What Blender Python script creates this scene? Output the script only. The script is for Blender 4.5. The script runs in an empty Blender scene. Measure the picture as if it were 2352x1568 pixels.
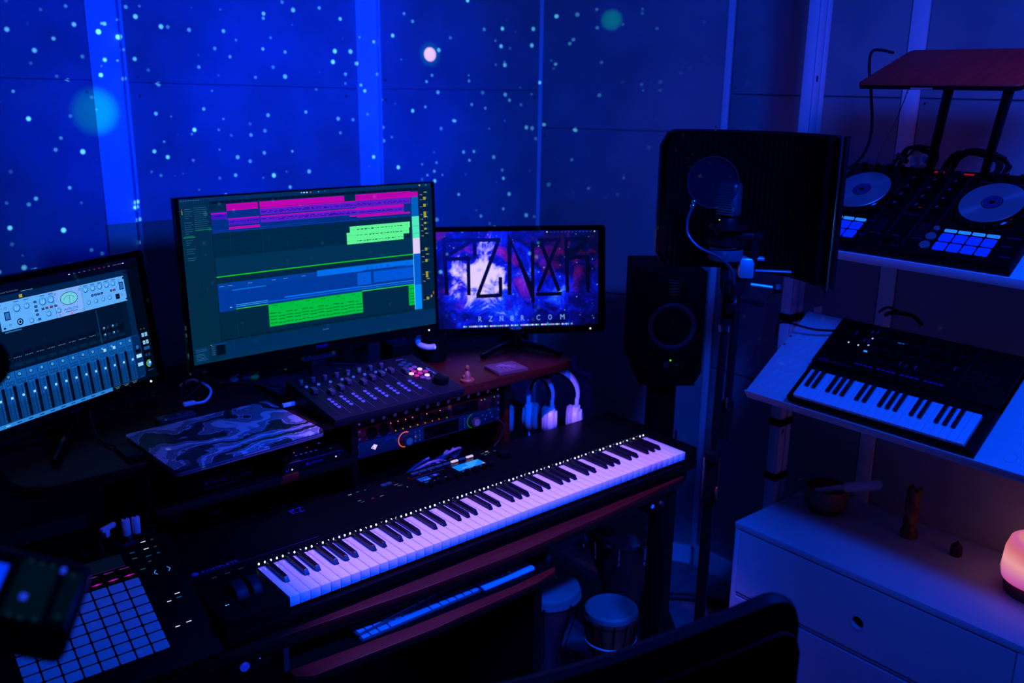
import bpy, bmesh, math, random
from mathutils import Vector, Matrix, Euler
random.seed(7)
S = bpy.context.scene
COL = S.collection
FL = 0.82            # height of the piano key tops above the floor; layout heights are given from there
PI = math.pi
R = math.radians

# ------------------------------------------------------------------ camera
f_px, pitch, roll, yaw = 2125.9, 0.2730, 0.0133, 0.7016
F = Vector((math.sin(yaw)*math.cos(pitch), math.cos(yaw)*math.cos(pitch), -math.sin(pitch)))
Rt = Vector((math.cos(yaw), -math.sin(yaw), 0)); Up = Rt.cross(F)
R2 = Rt*math.cos(roll)+Up*math.sin(roll); U2 = -Rt*math.sin(roll)+Up*math.cos(roll)
cam = bpy.data.cameras.new('camera'); co = bpy.data.objects.new('camera', cam); COL.objects.link(co)
co.matrix_world = Matrix(((R2.x, U2.x, -F.x, -0.728), (R2.y, U2.y, -F.y, -1.541), (R2.z, U2.z, -F.z, 0.999+FL), (0, 0, 0, 1)))
cam.sensor_width = 36; cam.lens = f_px/2352*36; cam.clip_start = .02
cam.dof.use_dof = True; cam.dof.focus_distance = 1.95; cam.dof.aperture_fstop = 3.8
S.camera = co
S.view_settings.view_transform = 'Standard'; S.view_settings.look = 'None'
S.view_settings.exposure = 0; S.view_settings.gamma = 1; S.view_settings.use_curve_mapping = False

# ------------------------------------------------------------------ world, lamps and added fill lights
W = bpy.data.worlds.new('night'); S.world = W; W.use_nodes = True
W.node_tree.nodes['Background'].inputs[0].default_value = (.04, .07, 1, 1)
W.node_tree.nodes['Background'].inputs[1].default_value = .006

def lamp(name, kind, loc, energy, color, size=.05, target=None, spot=None, blend=.3):
    l = bpy.data.lights.new(name, kind); l.energy = energy; l.color = color
    if kind == 'AREA': l.size = size
    else: l.shadow_soft_size = size
    if kind == 'SPOT': l.spot_size = spot; l.spot_blend = blend
    o = bpy.data.objects.new(name, l); COL.objects.link(o); o.location = (loc[0], loc[1], loc[2]+FL)
    if target:
        d = Vector((target[0]-loc[0], target[1]-loc[1], target[2]-loc[2])); o.rotation_euler = d.to_track_quat('-Z', 'Y').to_euler()
    return o

class NT:
    def __init__(s, tree): s.t = tree; s.n = tree.nodes; s.l = tree.links
    def new(s, typ, **kw):
        n = s.n.new(typ)
        for k, v in kw.items():
            if k.startswith('i_'):
                key = k[2:]; n.inputs[int(key) if key.isdigit() else key].default_value = v
            else: setattr(n, k, v)
        return n
    def link(s, a, b): s.l.new(a, b)
    def math(s, op, a, b=None, c=None, clamp=False):
        n = s.n.new('ShaderNodeMath'); n.operation = op; n.use_clamp = clamp
        for i, v in enumerate((a, b, c)):
            if v is None: continue
            if isinstance(v, (int, float)): n.inputs[i].default_value = v
            else: s.l.new(v, n.inputs[i])
        return n.outputs[0]
    def ramp(s, fac, stops):
        n = s.n.new('ShaderNodeValToRGB'); cr = n.color_ramp
        while len(cr.elements) < len(stops): cr.elements.new(.5)
        for e, (p, c) in zip(cr.elements, stops):
            e.position = p; e.color = c if len(c) == 4 else (*c, 1)
        s.l.new(fac, n.inputs[0]); return n.outputs[0]

# star projector: a laser and nebula lamp aimed at the back wall, its star pattern carried by the lamp itself
PJ = (0.10, -1.42, 1.25)
proj = lamp('star_projector_lamp', 'SPOT', PJ, 100, (1, 1, 1), .0015, (1.0, 1.1, 1.0), R(125), .7)
proj.data.use_nodes = True
t = NT(proj.data.node_tree)
em = t.n['Emission']
geo = t.new('ShaderNodeNewGeometry')
# outgoing direction in the room
vt = t.new('ShaderNodeVectorMath', operation='SCALE'); t.link(geo.outputs['Incoming'], vt.inputs[0]); vt.inputs['Scale'].default_value = 1
dirv = vt.outputs[0]
def star_layer(scale, r0, r1, keep, seed):
    mp = t.new('ShaderNodeMapping'); t.link(dirv, mp.inputs[0]); mp.inputs['Location'].default_value = (seed, seed*1.7, seed*.3)
    v = t.new('ShaderNodeTexVoronoi', voronoi_dimensions='3D', feature='F1'); v.inputs['Scale'].default_value = scale
    v.inputs['Randomness'].default_value = .85; t.link(mp.outputs[0], v.inputs['Vector'])
    mr = t.new('ShaderNodeMapRange'); mr.inputs[1].default_value = r0; mr.inputs[2].default_value = r1; mr.inputs[3].default_value = 1; mr.inputs[4].default_value = 0
    t.link(v.outputs['Distance'], mr.inputs[0])
    sp = t.new('ShaderNodeSeparateColor'); t.link(v.outputs['Color'], sp.inputs[0])
    on = t.math('GREATER_THAN', sp.outputs[0], keep)
    br = t.math('MULTIPLY_ADD', sp.outputs[1], .9, .15)
    return t.math('MULTIPLY', t.math('MULTIPLY', mr.outputs[0], on), br)
st = t.math('ADD', star_layer(50, .07, .155, .10, 3.1), t.math('MULTIPLY', star_layer(60, .07, .15, .2, 8.2), .40))
nz = t.new('ShaderNodeTexNoise'); nz.inputs['Scale'].default_value = 2.4; nz.inputs['Detail'].default_value = 4; nz.inputs['Roughness'].default_value = .6
mpn = t.new('ShaderNodeMapping'); t.link(dirv, mpn.inputs[0]); mpn.inputs['Location'].default_value = (4.2, 1.3, 2.2); t.link(mpn.outputs[0], nz.inputs['Vector'])
neb = t.new('ShaderNodeMapRange'); neb.inputs[1].default_value = .36; neb.inputs[2].default_value = .66; neb.inputs[3].default_value = .16; neb.inputs[4].default_value = 1.1
t.link(nz.outputs[0], neb.inputs[0])
def toward(p, r0, r1):
    d = Vector((p[0]-PJ[0], p[1]-PJ[1], p[2]-PJ[2])).normalized()
    dp = t.new('ShaderNodeVectorMath', operation='DOT_PRODUCT'); t.link(dirv, dp.inputs[0]); dp.inputs[1].default_value = d
    mr = t.new('ShaderNodeMapRange', interpolation_type='SMOOTHSTEP'); mr.inputs[1].default_value = math.cos(r1); mr.inputs[2].default_value = math.cos(r0); mr.inputs[3].default_value = 0; mr.inputs[4].default_value = 1
    t.link(dp.outputs['Value'], mr.inputs[0]); return mr.outputs[0]
aim = t.math('ADD', toward((.55, 1.1, 1.04), R(2), R(22)), t.math('MULTIPLY', toward((.95, 1.1, .95), R(6), R(42)), .17))
nebc = t.math('MULTIPLY', neb.outputs[0], aim)
stc = t.math('MULTIPLY', st, t.math('MULTIPLY_ADD', toward((.5, 1.1, 1.1), R(10), R(34)), .99, .01))
def addc(terms):
    out = None
    for fac, col in terms:
        m = t.new('ShaderNodeVectorMath', operation='SCALE'); m.inputs[0].default_value = col; t.link(fac, m.inputs['Scale'])
        if out is None: out = m.outputs[0]
        else:
            a = t.new('ShaderNodeVectorMath', operation='ADD'); t.link(out, a.inputs[0]); t.link(m.outputs[0], a.inputs[1]); out = a.outputs[0]
    return out
b1, b2, b3 = (1.127, 1.1, 1.083), (1.746, .871, 1.213), (.045, 1.09, .91)
tot = addc([(nebc, (0, .055, 4.3)), (stc, (1.6, 9, 12)),
            (toward(b1, R(.40), R(.52)), (9, 5.5, 8)), (toward(b1, R(.5), R(.95)), (0, .5, .25)),
            (toward(b2, R(.2), R(.85)), (0, 1.1, .5)), (toward(b3, R(.4), R(1.6)), (0, .75, .12))])
t.link(tot, em.inputs['Color']); em.inputs['Strength'].default_value = 1

blue = (.0, .055, 1)
lamp('blue_lamp_left', 'SPOT', (-1.42, -1.0, .86), 4, blue, .012, (.3, 1.1, .8), R(110), .6)
lamp('blue_lamp_ceiling', 'AREA', (.70, -1.15, 1.38), 31, blue, .22, (1.0, .1, -.2))
lamp('blue_fill_desk', 'SPOT', (.36, -1.25, 1.50), 300, blue, .05, (.60, .0, -.05), R(48), .5)  # added fill without a fixture, brightens the key fronts and trackpad
lamp('violet_lamp', 'SPOT', (.64, -.15, 1.25), 165, (.30, .12, 1), .02, (.64, .09, .0), R(56), .4)
lamp('red_fill_desk', 'SPOT', (-.55, -.20, 1.50), 1.6, (1, .03, .35), .1, (-.15, .5, .2), R(46), .9)  # added red fill so the left end of the desk shows its red
lamp('red_fill_shelf', 'SPOT', (.9, -1.5, 1.5), 3.0, (1, .10, .15), .1, (1.55, -.50, 1.0), R(38), .9)  # added red fill for the wood-skinned laptop, no source in the room

# ------------------------------------------------------------------ materials
MATS = {}
def mat(name, col, rough=.5, metal=0, spec=.5, emit=None, es=1, bump=None, noise=None):
    if name in MATS: return MATS[name]
    m = bpy.data.materials.new(name); m.use_nodes = True; t = NT(m.node_tree); b = t.n['Principled BSDF']
    b.inputs['Base Color'].default_value = (*col, 1); b.inputs['Roughness'].default_value = rough; b.inputs['Metallic'].default_value = metal
    b.inputs['Specular IOR Level'].default_value = spec
    if emit:
        b.inputs['Emission Color'].default_value = (*emit, 1); b.inputs['Emission Strength'].default_value = es
    if noise:   # (scale, low colour, high colour, stretch)
        tc = t.new('ShaderNodeTexCoord'); mp = t.new('ShaderNodeMapping'); mp.inputs['Scale'].default_value = noise[3]
        n = t.new('ShaderNodeTexNoise'); n.inputs['Scale'].default_value = noise[0]; n.inputs['Detail'].default_value = 6
        t.link(tc.outputs['Object'], mp.inputs[0]); t.link(mp.outputs[0], n.inputs['Vector'])
        t.link(t.ramp(n.outputs[0], [(.3, noise[1]), (.7, noise[2])]), b.inputs['Base Color'])
    if bump:
        n = t.new('ShaderNodeTexNoise'); n.inputs['Scale'].default_value = bump[0]; n.inputs['Detail'].default_value = 3
        bp = t.new('ShaderNodeBump'); bp.inputs['Strength'].default_value = bump[1]; bp.inputs['Distance'].default_value = .002
        t.link(n.outputs[0], bp.inputs['Height']); t.link(bp.outputs[0], b.inputs['Normal'])
    MATS[name] = m; return m
def glow(name, col, st=1):
    return mat(name, (0, 0, 0), .5, emit=col, es=st)
def srgb(r, g, b):
    return tuple(((c/255)/12.92 if c <= 10 else ((c/255+.055)/1.055)**2.4) for c in (r, g, b))
panelM = mat('wall_fibre_board', (.30, .30, .31), .9, noise=(5, (.25, .25, .27), (.36, .36, .36), (1, 1, 1)), bump=(160, .5))
paintM = mat('white_paint', (.80, .80, .80), .55)
wallM = mat('wall_paint', (.32, .31, .33), .8)
floorM = mat('floor_laminate', (.12, .12, .13), .5, noise=(6, (.07, .07, .08), (.13, .125, .13), (1, 9, 1)))
woodM = mat('red_brown_laminate', (.04, .004, .003), .42, spec=.2, noise=(7, (.030, .003, .002), (.048, .005, .004), (1, 12, 12)))
blackM = mat('black_plastic', (.003, .003, .0035), .35, spec=.10)
blackmatM = mat('matt_black', (.0035, .0035, .004), .7, spec=.06)
bezelM = mat('gloss_black', (.002, .002, .0025), .12, spec=.12)
darkM = mat('dark_grey_metal', (.035, .036, .04), .4, .3)
alloyM = mat('grey_alloy', (.5, .5, .52), .3, .8)
chromeM = mat('chrome', (.8, .8, .82), .15, 1)
keyWM = mat('white_key', (.82, .80, .84), .16)
keyBM = mat('black_key', (0.0054, 0.0063, 0.0090), .3, spec=0.4)
rubberM = mat('black_cable', (0.0067, 0.0067, 0.0077), .5, spec=0.18)
whiteM = mat('white_plastic', (.75, .75, .78), .35)
lacqM = mat('white_lacquer', (.50, .50, .52), .5)
steelWM = mat('white_steel', (.70, .70, .72), .4)
foamM = mat('black_foam', (.0015, .0015, .0018), .95, spec=.02)
brownM = mat('brown_wood', (.22, .05, .02), .5, noise=(14, (.12, .025, .01), (.3, .08, .03), (1, 1, 6)))
skinM = mat('drum_skin', (.20, .21, .20), .5)
redM = mat('red_anodised', (.45, .02, .02), .35, .3)
redropeM = mat('red_rope', (.5, .03, .02), .8)
fabricM = mat('black_fabric', (.006, .007, .010), .9, spec=.1, bump=(300, .4))
redlaptopM = mat('redwood_skin', (.6, .012, .008), .5, noise=(8, (.50, .009, .006), (.80, .018, .010), (10, 1, 1)))

def attr_mat(name, emissive, rough=.5):
    m = bpy.data.materials.new(name); m.use_nodes = True; t = NT(m.node_tree); b = t.n['Principled BSDF']
    a = t.new('ShaderNodeAttribute', attribute_name='ink')
    if emissive:
        b.inputs['Base Color'].default_value = (.004, .004, .004, 1); b.inputs['Roughness'].default_value = .25
        t.link(a.outputs['Color'], b.inputs['Emission Color']); b.inputs['Emission Strength'].default_value = 1
    else:
        t.link(a.outputs['Color'], b.inputs['Base Color']); b.inputs['Roughness'].default_value = rough
    return m
litM = attr_mat('screen_light', True); inkM = attr_mat('printed_ink', False)

# ------------------------------------------------------------------ mesh helpers
class MB:
    def __init__(s): s.bm = bmesh.new()
    def add(s, fn, loc=(0, 0, 0), rot=(0, 0, 0), M=None):
        b = bmesh.new(); fn(b)
        M = M if M is not None else Matrix.Translation(loc) @ Euler(rot).to_matrix().to_4x4()
        b.transform(M); me = bpy.data.meshes.new('t'); b.to_mesh(me); b.free(); s.bm.from_mesh(me); bpy.data.meshes.remove(me); return s
    def box(s, c, d, rot=(0, 0, 0), bev=0, seg=2):
        def fn(b):
            bmesh.ops.create_cube(b, size=1); bmesh.ops.scale(b, vec=d, verts=b.verts)
            if bev: bmesh.ops.bevel(b, geom=b.edges[:], offset=min(bev, min(d)*.45), segments=seg, profile=.5, affect='EDGES')
        return s.add(fn, c, rot)
    def box2(s, a, b_, bev=0, seg=2):
        c = [(x+y)/2 for x, y in zip(a, b_)]; d = [abs(y-x) for x, y in zip(a, b_)]; return s.box(c, d, bev=bev, seg=seg)
    def cyl(s, c, r, h, rot=(0, 0, 0), n=24, r2=None, bev=0):
        def fn(b):
            bmesh.ops.create_cone(b, cap_ends=True, segments=n, radius1=r, radius2=r if r2 is None else r2, depth=h)
            if bev:
                e = [x for x in b.edges if abs(x.verts[0].co.z-x.verts[1].co.z) < 1e-6]
                bmesh.ops.bevel(b, geom=e, offset=bev, segments=2, profile=.5, affect='EDGES')
        return s.add(fn, c, rot)
    def sph(s, c, r, sc=(1, 1, 1), n=16, rot=(0, 0, 0)):
        def fn(b):
            bmesh.ops.create_uvsphere(b, u_segments=n, v_segments=max(6, n//2), radius=r); bmesh.ops.scale(b, vec=sc, verts=b.verts)
        return s.add(fn, c, rot)
    def lathe(s, prof, c=(0, 0, 0), rot=(0, 0, 0), n=32, M=None):
        def fn(b):
            rings = []
            for r, z in prof:
                if r < 1e-6: rings.append([b.verts.new((0, 0, z))])
                else: rings.append([b.verts.new((r*math.cos(2*PI*i/n), r*math.sin(2*PI*i/n), z)) for i in range(n)])
            for A, B in zip(rings, rings[1:]):
                for i in range(n):
                    j = (i+1) % n
                    if len(A) == 1 and len(B) == 1: continue
                    if len(A) == 1: b.faces.new((A[0], B[j], B[i]))
                    elif len(B) == 1: b.faces.new((A[i], A[j], B[0]))
                    else: b.faces.new((A[i], A[j], B[j], B[i]))
        return s.add(fn, c, rot, M)
    def tube(s, pts, r, n=8, closed=False, smooth=True):
        P = [Vector(p) for p in pts]
        if smooth and len(P) > 2:
            Q = []
            m = len(P)
            for i in range(m-1):
                p0 = P[max(i-1, 0)]; p1 = P[i]; p2 = P[i+1]; p3 = P[min(i+2, m-1)]
                for k in range(5):
                    u = k/5; Q.append(.5*((2*p1)+(-p0+p2)*u+(2*p0-5*p1+4*p2-p3)*u*u+(-p0+3*p1-3*p2+p3)*u**3))
            Q.append(P[-1]); P = Q
        def fn(b):
            rings = []; prev = None
            for i, p in enumerate(P):
                d = (P[min(i+1, len(P)-1)]-P[max(i-1, 0)]).normalized()
                if prev is None: prev = Vector((0, 0, 1)) if abs(d.z) < .9 else Vector((1, 0, 0))
                x = (prev-d*prev.dot(d)).normalized(); y = d.cross(x); prev = x
                rings.append([b.verts.new(p+x*r*math.cos(2*PI*k/n)+y*r*math.sin(2*PI*k/n)) for k in range(n)])
            for A, B in zip(rings, rings[1:]):
                for k in range(n): b.faces.new((A[k], A[(k+1) % n], B[(k+1) % n], B[k]))
            b.faces.new(rings[0][::-1]); b.faces.new(rings[-1])
        return s.add(fn)
    def prism(s, poly, z0, z1, M=None, bev=0):
        def fn(b):
            A = [b.verts.new((x, y, z0)) for x, y in poly]; B = [b.verts.new((x, y, z1)) for x, y in poly]
            b.faces.new(A[::-1]); b.faces.new(B); m = len(poly)
            for i in range(m): b.faces.new((A[i], A[(i+1) % m], B[(i+1) % m], B[i]))
            bmesh.ops.recalc_face_normals(b, faces=b.faces)
            if bev: bmesh.ops.bevel(b, geom=[e for e in b.edges if abs(e.verts[0].co.z-e.verts[1].co.z) < 1e-6], offset=bev, segments=2, profile=.5, affect='EDGES')
        return s.add(fn, M=M or Matrix.Identity(4))
    def build(s, name, m, parent=None, loc=(0, 0, 0), rot=(0, 0, 0), smooth=True, kind=None, label=None):
        me = bpy.data.meshes.new(name); s.bm.to_mesh(me); s.bm.free(); me.materials.append(m)
        if smooth:
            for p in me.polygons: p.use_smooth = True
            try: me.set_sharp_from_angle(angle=R(35))
            except Exception: pass
        o = bpy.data.objects.new(name, me); COL.objects.link(o); o.location = loc; o.rotation_euler = rot
        if parent: o.parent = parent
        if kind: o['kind'] = kind
        if label: o['label'] = label
        return o
def rrect(w, h, r, n=4, cx=0, cy=0):
    P = []
    for sx, sy, a in ((1, 1, 0), (-1, 1, 90), (-1, -1, 180), (1, -1, 270)):
        for k in range(n+1):
            t_ = R(a+90*k/n); P.append((cx+sx*(w/2-r)+r*math.cos(t_), cy+sy*(h/2-r)+r*math.sin(t_)))
    return P
def thing(name, label, cat, loc, rotz=0, group=None, slope=0):
    o = bpy.data.objects.new(name, None); COL.objects.link(o); o.empty_display_size = .05
    o.location = (loc[0], loc[1], loc[2]+FL)
    o.matrix_world = Matrix.Translation(o.location) @ Matrix.Rotation(rotz, 4, 'Z') @ Matrix.Rotation(slope, 4, 'X')
    o['label'] = label; o['category'] = cat
    if group: o['group'] = group
    return o
def tag(o, label, cat, group=None):
    o['label'] = label; o['category'] = cat
    if group: o['group'] = group
    return o
def inst(o, parent, loc, rot=(0, 0, 0)):
    c = o.copy(); COL.objects.link(c); c.parent = parent; c.location = loc; c.rotation_euler = rot; return c
def drop(o, z=FL):      # a single-mesh thing built in layout heights
    o.location.z += z; return o

_tc = {}
def text_polys(s):
    if s not in _tc:
        cu = bpy.data.curves.new('t', 'FONT'); cu.body = s; cu.align_x = 'LEFT'; cu.resolution_u = 2
        ob = bpy.data.objects.new('t', cu); COL.objects.link(ob)
        dg = bpy.context.evaluated_depsgraph_get(); me = ob.evaluated_get(dg).to_mesh()
        V = [(v.co.x, v.co.y) for v in me.vertices]; Fc = [tuple(p.vertices) for p in me.polygons]
        w = max([v[0] for v in V]+[.001])
        ob.evaluated_get(dg).to_mesh_clear(); bpy.data.objects.remove(ob); bpy.data.curves.remove(cu); _tc[s] = (V, Fc, w)
    return _tc[s]
class Ink:
    """flat print or screen picture: coloured shapes laid on a surface; fn(u, v, w) gives the 3D point"""
    def __init__(s, fn=None, step=None): s.V = []; s.F = []; s.C = []; s.fn = fn or (lambda u, v, w: (u, v, w)); s.step = step; s.k = 0
    def poly(s, P, c, w=None):
        if w is None: s.k += 1; w = .000008*s.k
        i = len(s.V); s.V += [s.fn(u, v, w) for u, v in P]; s.F.append(tuple(range(i, i+len(P)))); s.C.append(c)
    def rect(s, x, y, w, h, c):
        s.k += 1; ww = .000008*s.k; n = 1 if not s.step else max(1, int(abs(w)/s.step))
        for i in range(n):
            a, b = x+w*i/n, x+w*(i+1)/n; s.poly([(a, y), (b, y), (b, y+h), (a, y+h)], c, ww)
    def disc(s, x, y, r, c, n=12, ry=None):
        s.poly([(x+r*math.cos(2*PI*i/n), y+(ry or r)*math.sin(2*PI*i/n)) for i in range(n)], c)
    def arc(s, x, y, r0, r1, a0, a1, c, n=16):
        s.k += 1; w = .000008*s.k
        for i in range(n):
            p, q = R(a0+(a1-a0)*i/n), R(a0+(a1-a0)*(i+1)/n)
            s.poly([(x+r0*math.cos(p), y+r0*math.sin(p)), (x+r1*math.cos(p), y+r1*math.sin(p)), (x+r1*math.cos(q), y+r1*math.sin(q)), (x+r0*math.cos(q), y+r0*math.sin(q))], c, w)
    def line(s, x0, y0, x1, y1, t_, c):
        d = math.hypot(x1-x0, y1-y0) or 1; nx, ny = -(y1-y0)/d*t_/2, (x1-x0)/d*t_/2
        s.poly([(x0-nx, y0-ny), (x1-nx, y1-ny), (x1+nx, y1+ny), (x0+nx, y0+ny)], c)
    def text(s, x, y, h, st, c, width=None, rot=0):
        V, Fc, w = text_polys(st); s.k += 1; ww = .000008*s.k; sy = h/.7; sx = sy if width is None else width/w; i = len(s.V); ca, sa = math.cos(rot), math.sin(rot)
        s.V += [s.fn(x+a*sx*ca-b*sy*sa, y+a*sx*sa+b*sy*ca, ww) for a, b in V]
        for f in Fc: s.F.append(tuple(k+i for k in f)); s.C.append(c)
    def build(s, name, m, parent, loc=(0, 0, 0), rot=(0, 0, 0), label=None, kind=None):
        me = bpy.data.meshes.new(name); me.from_pydata(s.V, [], s.F); at = me.color_attributes.new('ink', 'FLOAT_COLOR', 'CORNER')
        for p, c in zip(me.polygons, s.C):
            for li in p.loop_indices: at.data[li].color = (*c[:3], 1)
        me.materials.append(m); o = bpy.data.objects.new(name, me); COL.objects.link(o); o.parent = parent; o.location = loc; o.rotation_euler = rot
        if label: o['label'] = label
        if kind: o['kind'] = kind
        return o
def structure(o, label=None):
    o['kind'] = 'structure'
    if label: o['label'] = label
    return o

# ------------------------------------------------------------------ the room
XR, YB = 1.95, 1.10
CX, CY = (1.62, YB), (XR, .50)     # where the slanting corner wall starts and ends
H0, H1 = -FL, 1.72
fl = structure(MB().box2((-2.2, -3.2, -.05), (2.1, 1.25, 0)).build('floor', floorM))
for k in range(19):                # laminate planks run along the room; joints recessed between them
    x0 = -.1+k*.115
    pl = MB().box2((x0+.0015, -3.1, 0), (x0+.1135, 1.1, .004)).build('plank', floorM, fl)
structure(MB().box2((-2.2, -3.2, H1+FL), (2.1, 1.25, H1+FL+.05)).build('ceiling', mat('ceiling_paint', (.35, .35, .37), .9)))
wb = structure(drop(MB().box2((-2.2, YB, H0), (CX[0]+.02, YB+.06, H1)).build('wall_back', wallM)))
wr = structure(drop(MB().box2((XR, -3.2, H0), (XR+.06, CY[1]+.02, H1)).build('wall_right', wallM)))
cm = Vector((CY[0]-CX[0], CY[1]-CX[1], 0)); cl = cm.length; ca = math.atan2(cm.y, cm.x)
wc = structure(MB().box2((-.02, 0, 0), (cl+.02, .06, H1-H0)).build('wall_corner', wallM, None, (CX[0], CX[1], 0), (0, 0, ca)))
structure(drop(MB().box2((-2.26, -3.2, H0), (-2.2, 1.2, H1)).build('wall_left', wallM)))
structure(drop(MB().box2((-2.2, -3.26, H0), (2.1, -3.2, H1)).build('wall_front', wallM)))
def board(wall, x0, x1, z0, z1, zl=None, zr=None, tx=lambda x, y, z: (x, y, z), screws=True):
    """one fibre board, its joint edge slightly sloping, fixed by screws near the corners"""
    zl = z1 if zl is None else zl; zr = z1 if zr is None else zr; g = .0018; T = .012
    b = bmesh.new()
    P = [(x0, z0+g), (x1, z0+g), (x1, zr-g), (x0, zl-g)]
    A = [b.verts.new(tx(x, -T, z)) for x, z in P]; B = [b.verts.new(tx(x, 0, z)) for x, z in P]
    b.faces.new(A); 
    for i in range(4): b.faces.new((A[i], B[i], B[(i+1) % 4], A[(i+1) % 4]))
    bmesh.ops.recalc_face_normals(b, faces=b.faces)
    m = MB(); m.bm.free(); m.bm = b
    return m.build('panel', panelM, wall, smooth=False)
tb = lambda x, y, z: (x, YB+y, z)
# back wall boards (the wall objects already sit at FL, so heights are layout heights)
edges = [(-1.40, -.70), (-.70, .045), (.135, .842), (.925, 1.612)]
seamL = [1.0, 1.0, .985, .972]; seamR = [1.0, .989, .972, .971]
for (a, b_), l, r_ in zip(edges, seamL, seamR):
    lo = board(wb, a, b_, -.25, l, l, r_, tb)
    hi = MB(); bm_ = hi.bm
    P = [(a, l+.002), (b_, r_+.002), (b_, H1), (a, H1)]
    A = [bm_.verts.new((x, YB-.012, z)) for x, z in P]; B = [bm_.verts.new((x, YB, z)) for x, z in P]
    bm_.faces.new(A)
    for i in range(4): bm_.faces.new((A[i], B[i], B[(i+1) % 4], A[(i+1) % 4]))
    bmesh.ops.recalc_face_normals(bm_, faces=bm_.faces); hi.build('panel', panelM, wb, smooth=False)
    board(wb, a, b_, H0+.08, -.254, tx=tb)
for x0, z in ((.165, .95), (.165, 1.0), (.80, .95), (.945, 1.0), (.945, .94), (1.585, .945), (1.585, .995), (.03, .96), (.03, .52), (.15, .50)):
    MB().cyl((x0, YB-.0125, z), .0035, .003, (PI/2, 0, 0), 10).build('screw', darkM, wb)
# corner wall, local axis along it
tcr = lambda x, y, z: (x, y, z-H0)
board(wc, .012, cl-.012, .24, .835, tx=tcr); board(wc, .012, cl-.012, .839, H1, tx=tcr); board(wc, .012, cl-.012, H0+.08, .236, tx=tcr)
for x, z in ((.03, .81), (.03, .86), (cl-.03, .81), (cl-.03, .86)): MB().cyl((x, -.0125, z-H0), .0035, .003, (PI/2, 0, 0), 10).build('screw', darkM, wc)
trr = lambda x, y, z: (XR+y, -x, z)
for a, b_ in ((-.475, .13), (.19, .82), (.86, 1.5), (1.54, 2.2)):
    zs = .967
    board(wr, a, b_, .0, zs, tx=trr); board(wr, a, b_, zs+.003, H1, tx=trr); board(wr, a, b_, H0+.08, -.004, tx=trr)
for y, z in ((-.15, .955), (-.175, .955), (-.205, .955), (.46, .99)): MB().cyl((XR-.0125, y, z), .0035, .003, (0, PI/2, 0), 10).build('screw', darkM, wr)
# painted battens over the board joints
for n, (x0, x1, lip) in enumerate(((.045, .125, .008), (.842, .915, .006))):
    structure(drop(MB().box2((x0, YB-.016, H0+.08), (x1, YB-.001, H1), .001).box2((x1, YB-.030, H0+.08), (x1+lip, YB-.001, H1), .001).build('trim_%d' % (n+1), paintM)))
structure(MB().box2((-.010, -.018, .08), (.010, 0, H1-H0), .001).build('trim_3', paintM, None, (CX[0], CX[1], 0), (0, 0, ca/2)))
structure(MB().box2((-.011, -.018, .08), (.011, 0, H1-H0), .001).build('trim_4', paintM, None, (CY[0]-.002, CY[1]-.002, 0), (0, 0, (ca-PI/2)/2)))
structure(drop(MB().box2((XR-.016, -.185, H0+.08), (XR-.001, -.135, H1), .001).build('trim_5', paintM)))
structure(drop(MB().box2((XR-.016, -.855, H0+.08), (XR-.001, -.825, H1), .001).build('trim_6', paintM)))
structure(drop(MB().box2((XR-.018, -3.1, H0), (XR-.001, CY[1]-.01, H0+.09), .002).build('baseboard_right', paintM)))
structure(drop(MB().box2((-2.1, YB-.018, H0), (CX[0]-.02, YB-.001, H0+.08), .002).build('baseboard_back', paintM)))
structure(MB().box2((.012, -.018, 0), (cl-.012, -.001, .08), .002).build('baseboard_corner', paintM, None, (CX[0], CX[1], 0), (0, 0, ca)))

# ------------------------------------------------------------------ the desk
DT, UT, SH = -.065, .21, .088     # desktop, raised deck and middle shelf tops
desk = thing('studio_desk', 'red-brown laminate studio desk with raised deck, gear shelf and pull-out tray', 'desk', (0, 0, -FL))
front = [(-.75, .01), (-.5, .005), (-.254, -.001), (-.01, -.025), (.28, -.048), (.547, -.058), (.88, -.043), (1.06, -.028), (1.20, -.016), (1.245, .01), (1.25, .08), (1.25, .80), (-.75, .80)]
MB().prism(front, FL+DT-.028, FL+DT, bev=.003).build('desktop', woodM, desk)
deck = [(-.39, .50), (-.388, .42), (-.372, .375), (-.33, .348), (.4, .343), (1.06, .343), (1.10, .350), (1.128, .380), (1.133, .45), (1.133, 1.0), (-.39, 1.0)]
MB().prism(deck, FL+UT-.026, FL+UT, bev=.002).build('raised_deck', woodM, desk)
MB().prism([(-.13, .36), (.372, .36), (.372, .68), (-.13, .68)], FL+SH-.02, FL+SH, bev=.0015).build('middle_shelf', woodM, desk)
for x in (-.145, .374, .877): MB().box2((x, .385, FL+DT), (x+.018, .70, FL+UT-.026), .001).build('upright', woodM, desk)
MB().box2((-.75, .70, FL+DT), (.90, .715, FL+UT-.026)).build('back_panel', mat('grey_board', (.10, .10, .11), .6), desk)
tray = [(-.02, -.045), (.01, -.066), (.3, -.082), (.6, -.078), (.665, -.066), (.69, -.04), (.69, .26), (-.02, .26)]
MB().prism(tray, FL-.168, FL-.15, bev=.002).build('keyboard_tray', woodM, desk)
MB().box2((.695, .04, 0), (.722, .72, FL+DT-.028)).build('inner_panel', blackmatM, desk)
MB().box2((1.165, .0, 0), (1.195, .075, FL+DT-.028), .003).build('leg', blackmatM, desk)
MB().box2((1.165, .70, 0), (1.195, .775, FL+DT-.028), .003).build('leg', blackmatM, desk)
MB().box2((-.70, .04, 0), (-.67, .72, FL+DT-.028)).build('side_panel', blackmatM, desk)
MB().box2((-.67, .70, .25), (.695, .715, FL+DT-.028)).build('modesty_panel', blackmatM, desk)
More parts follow.
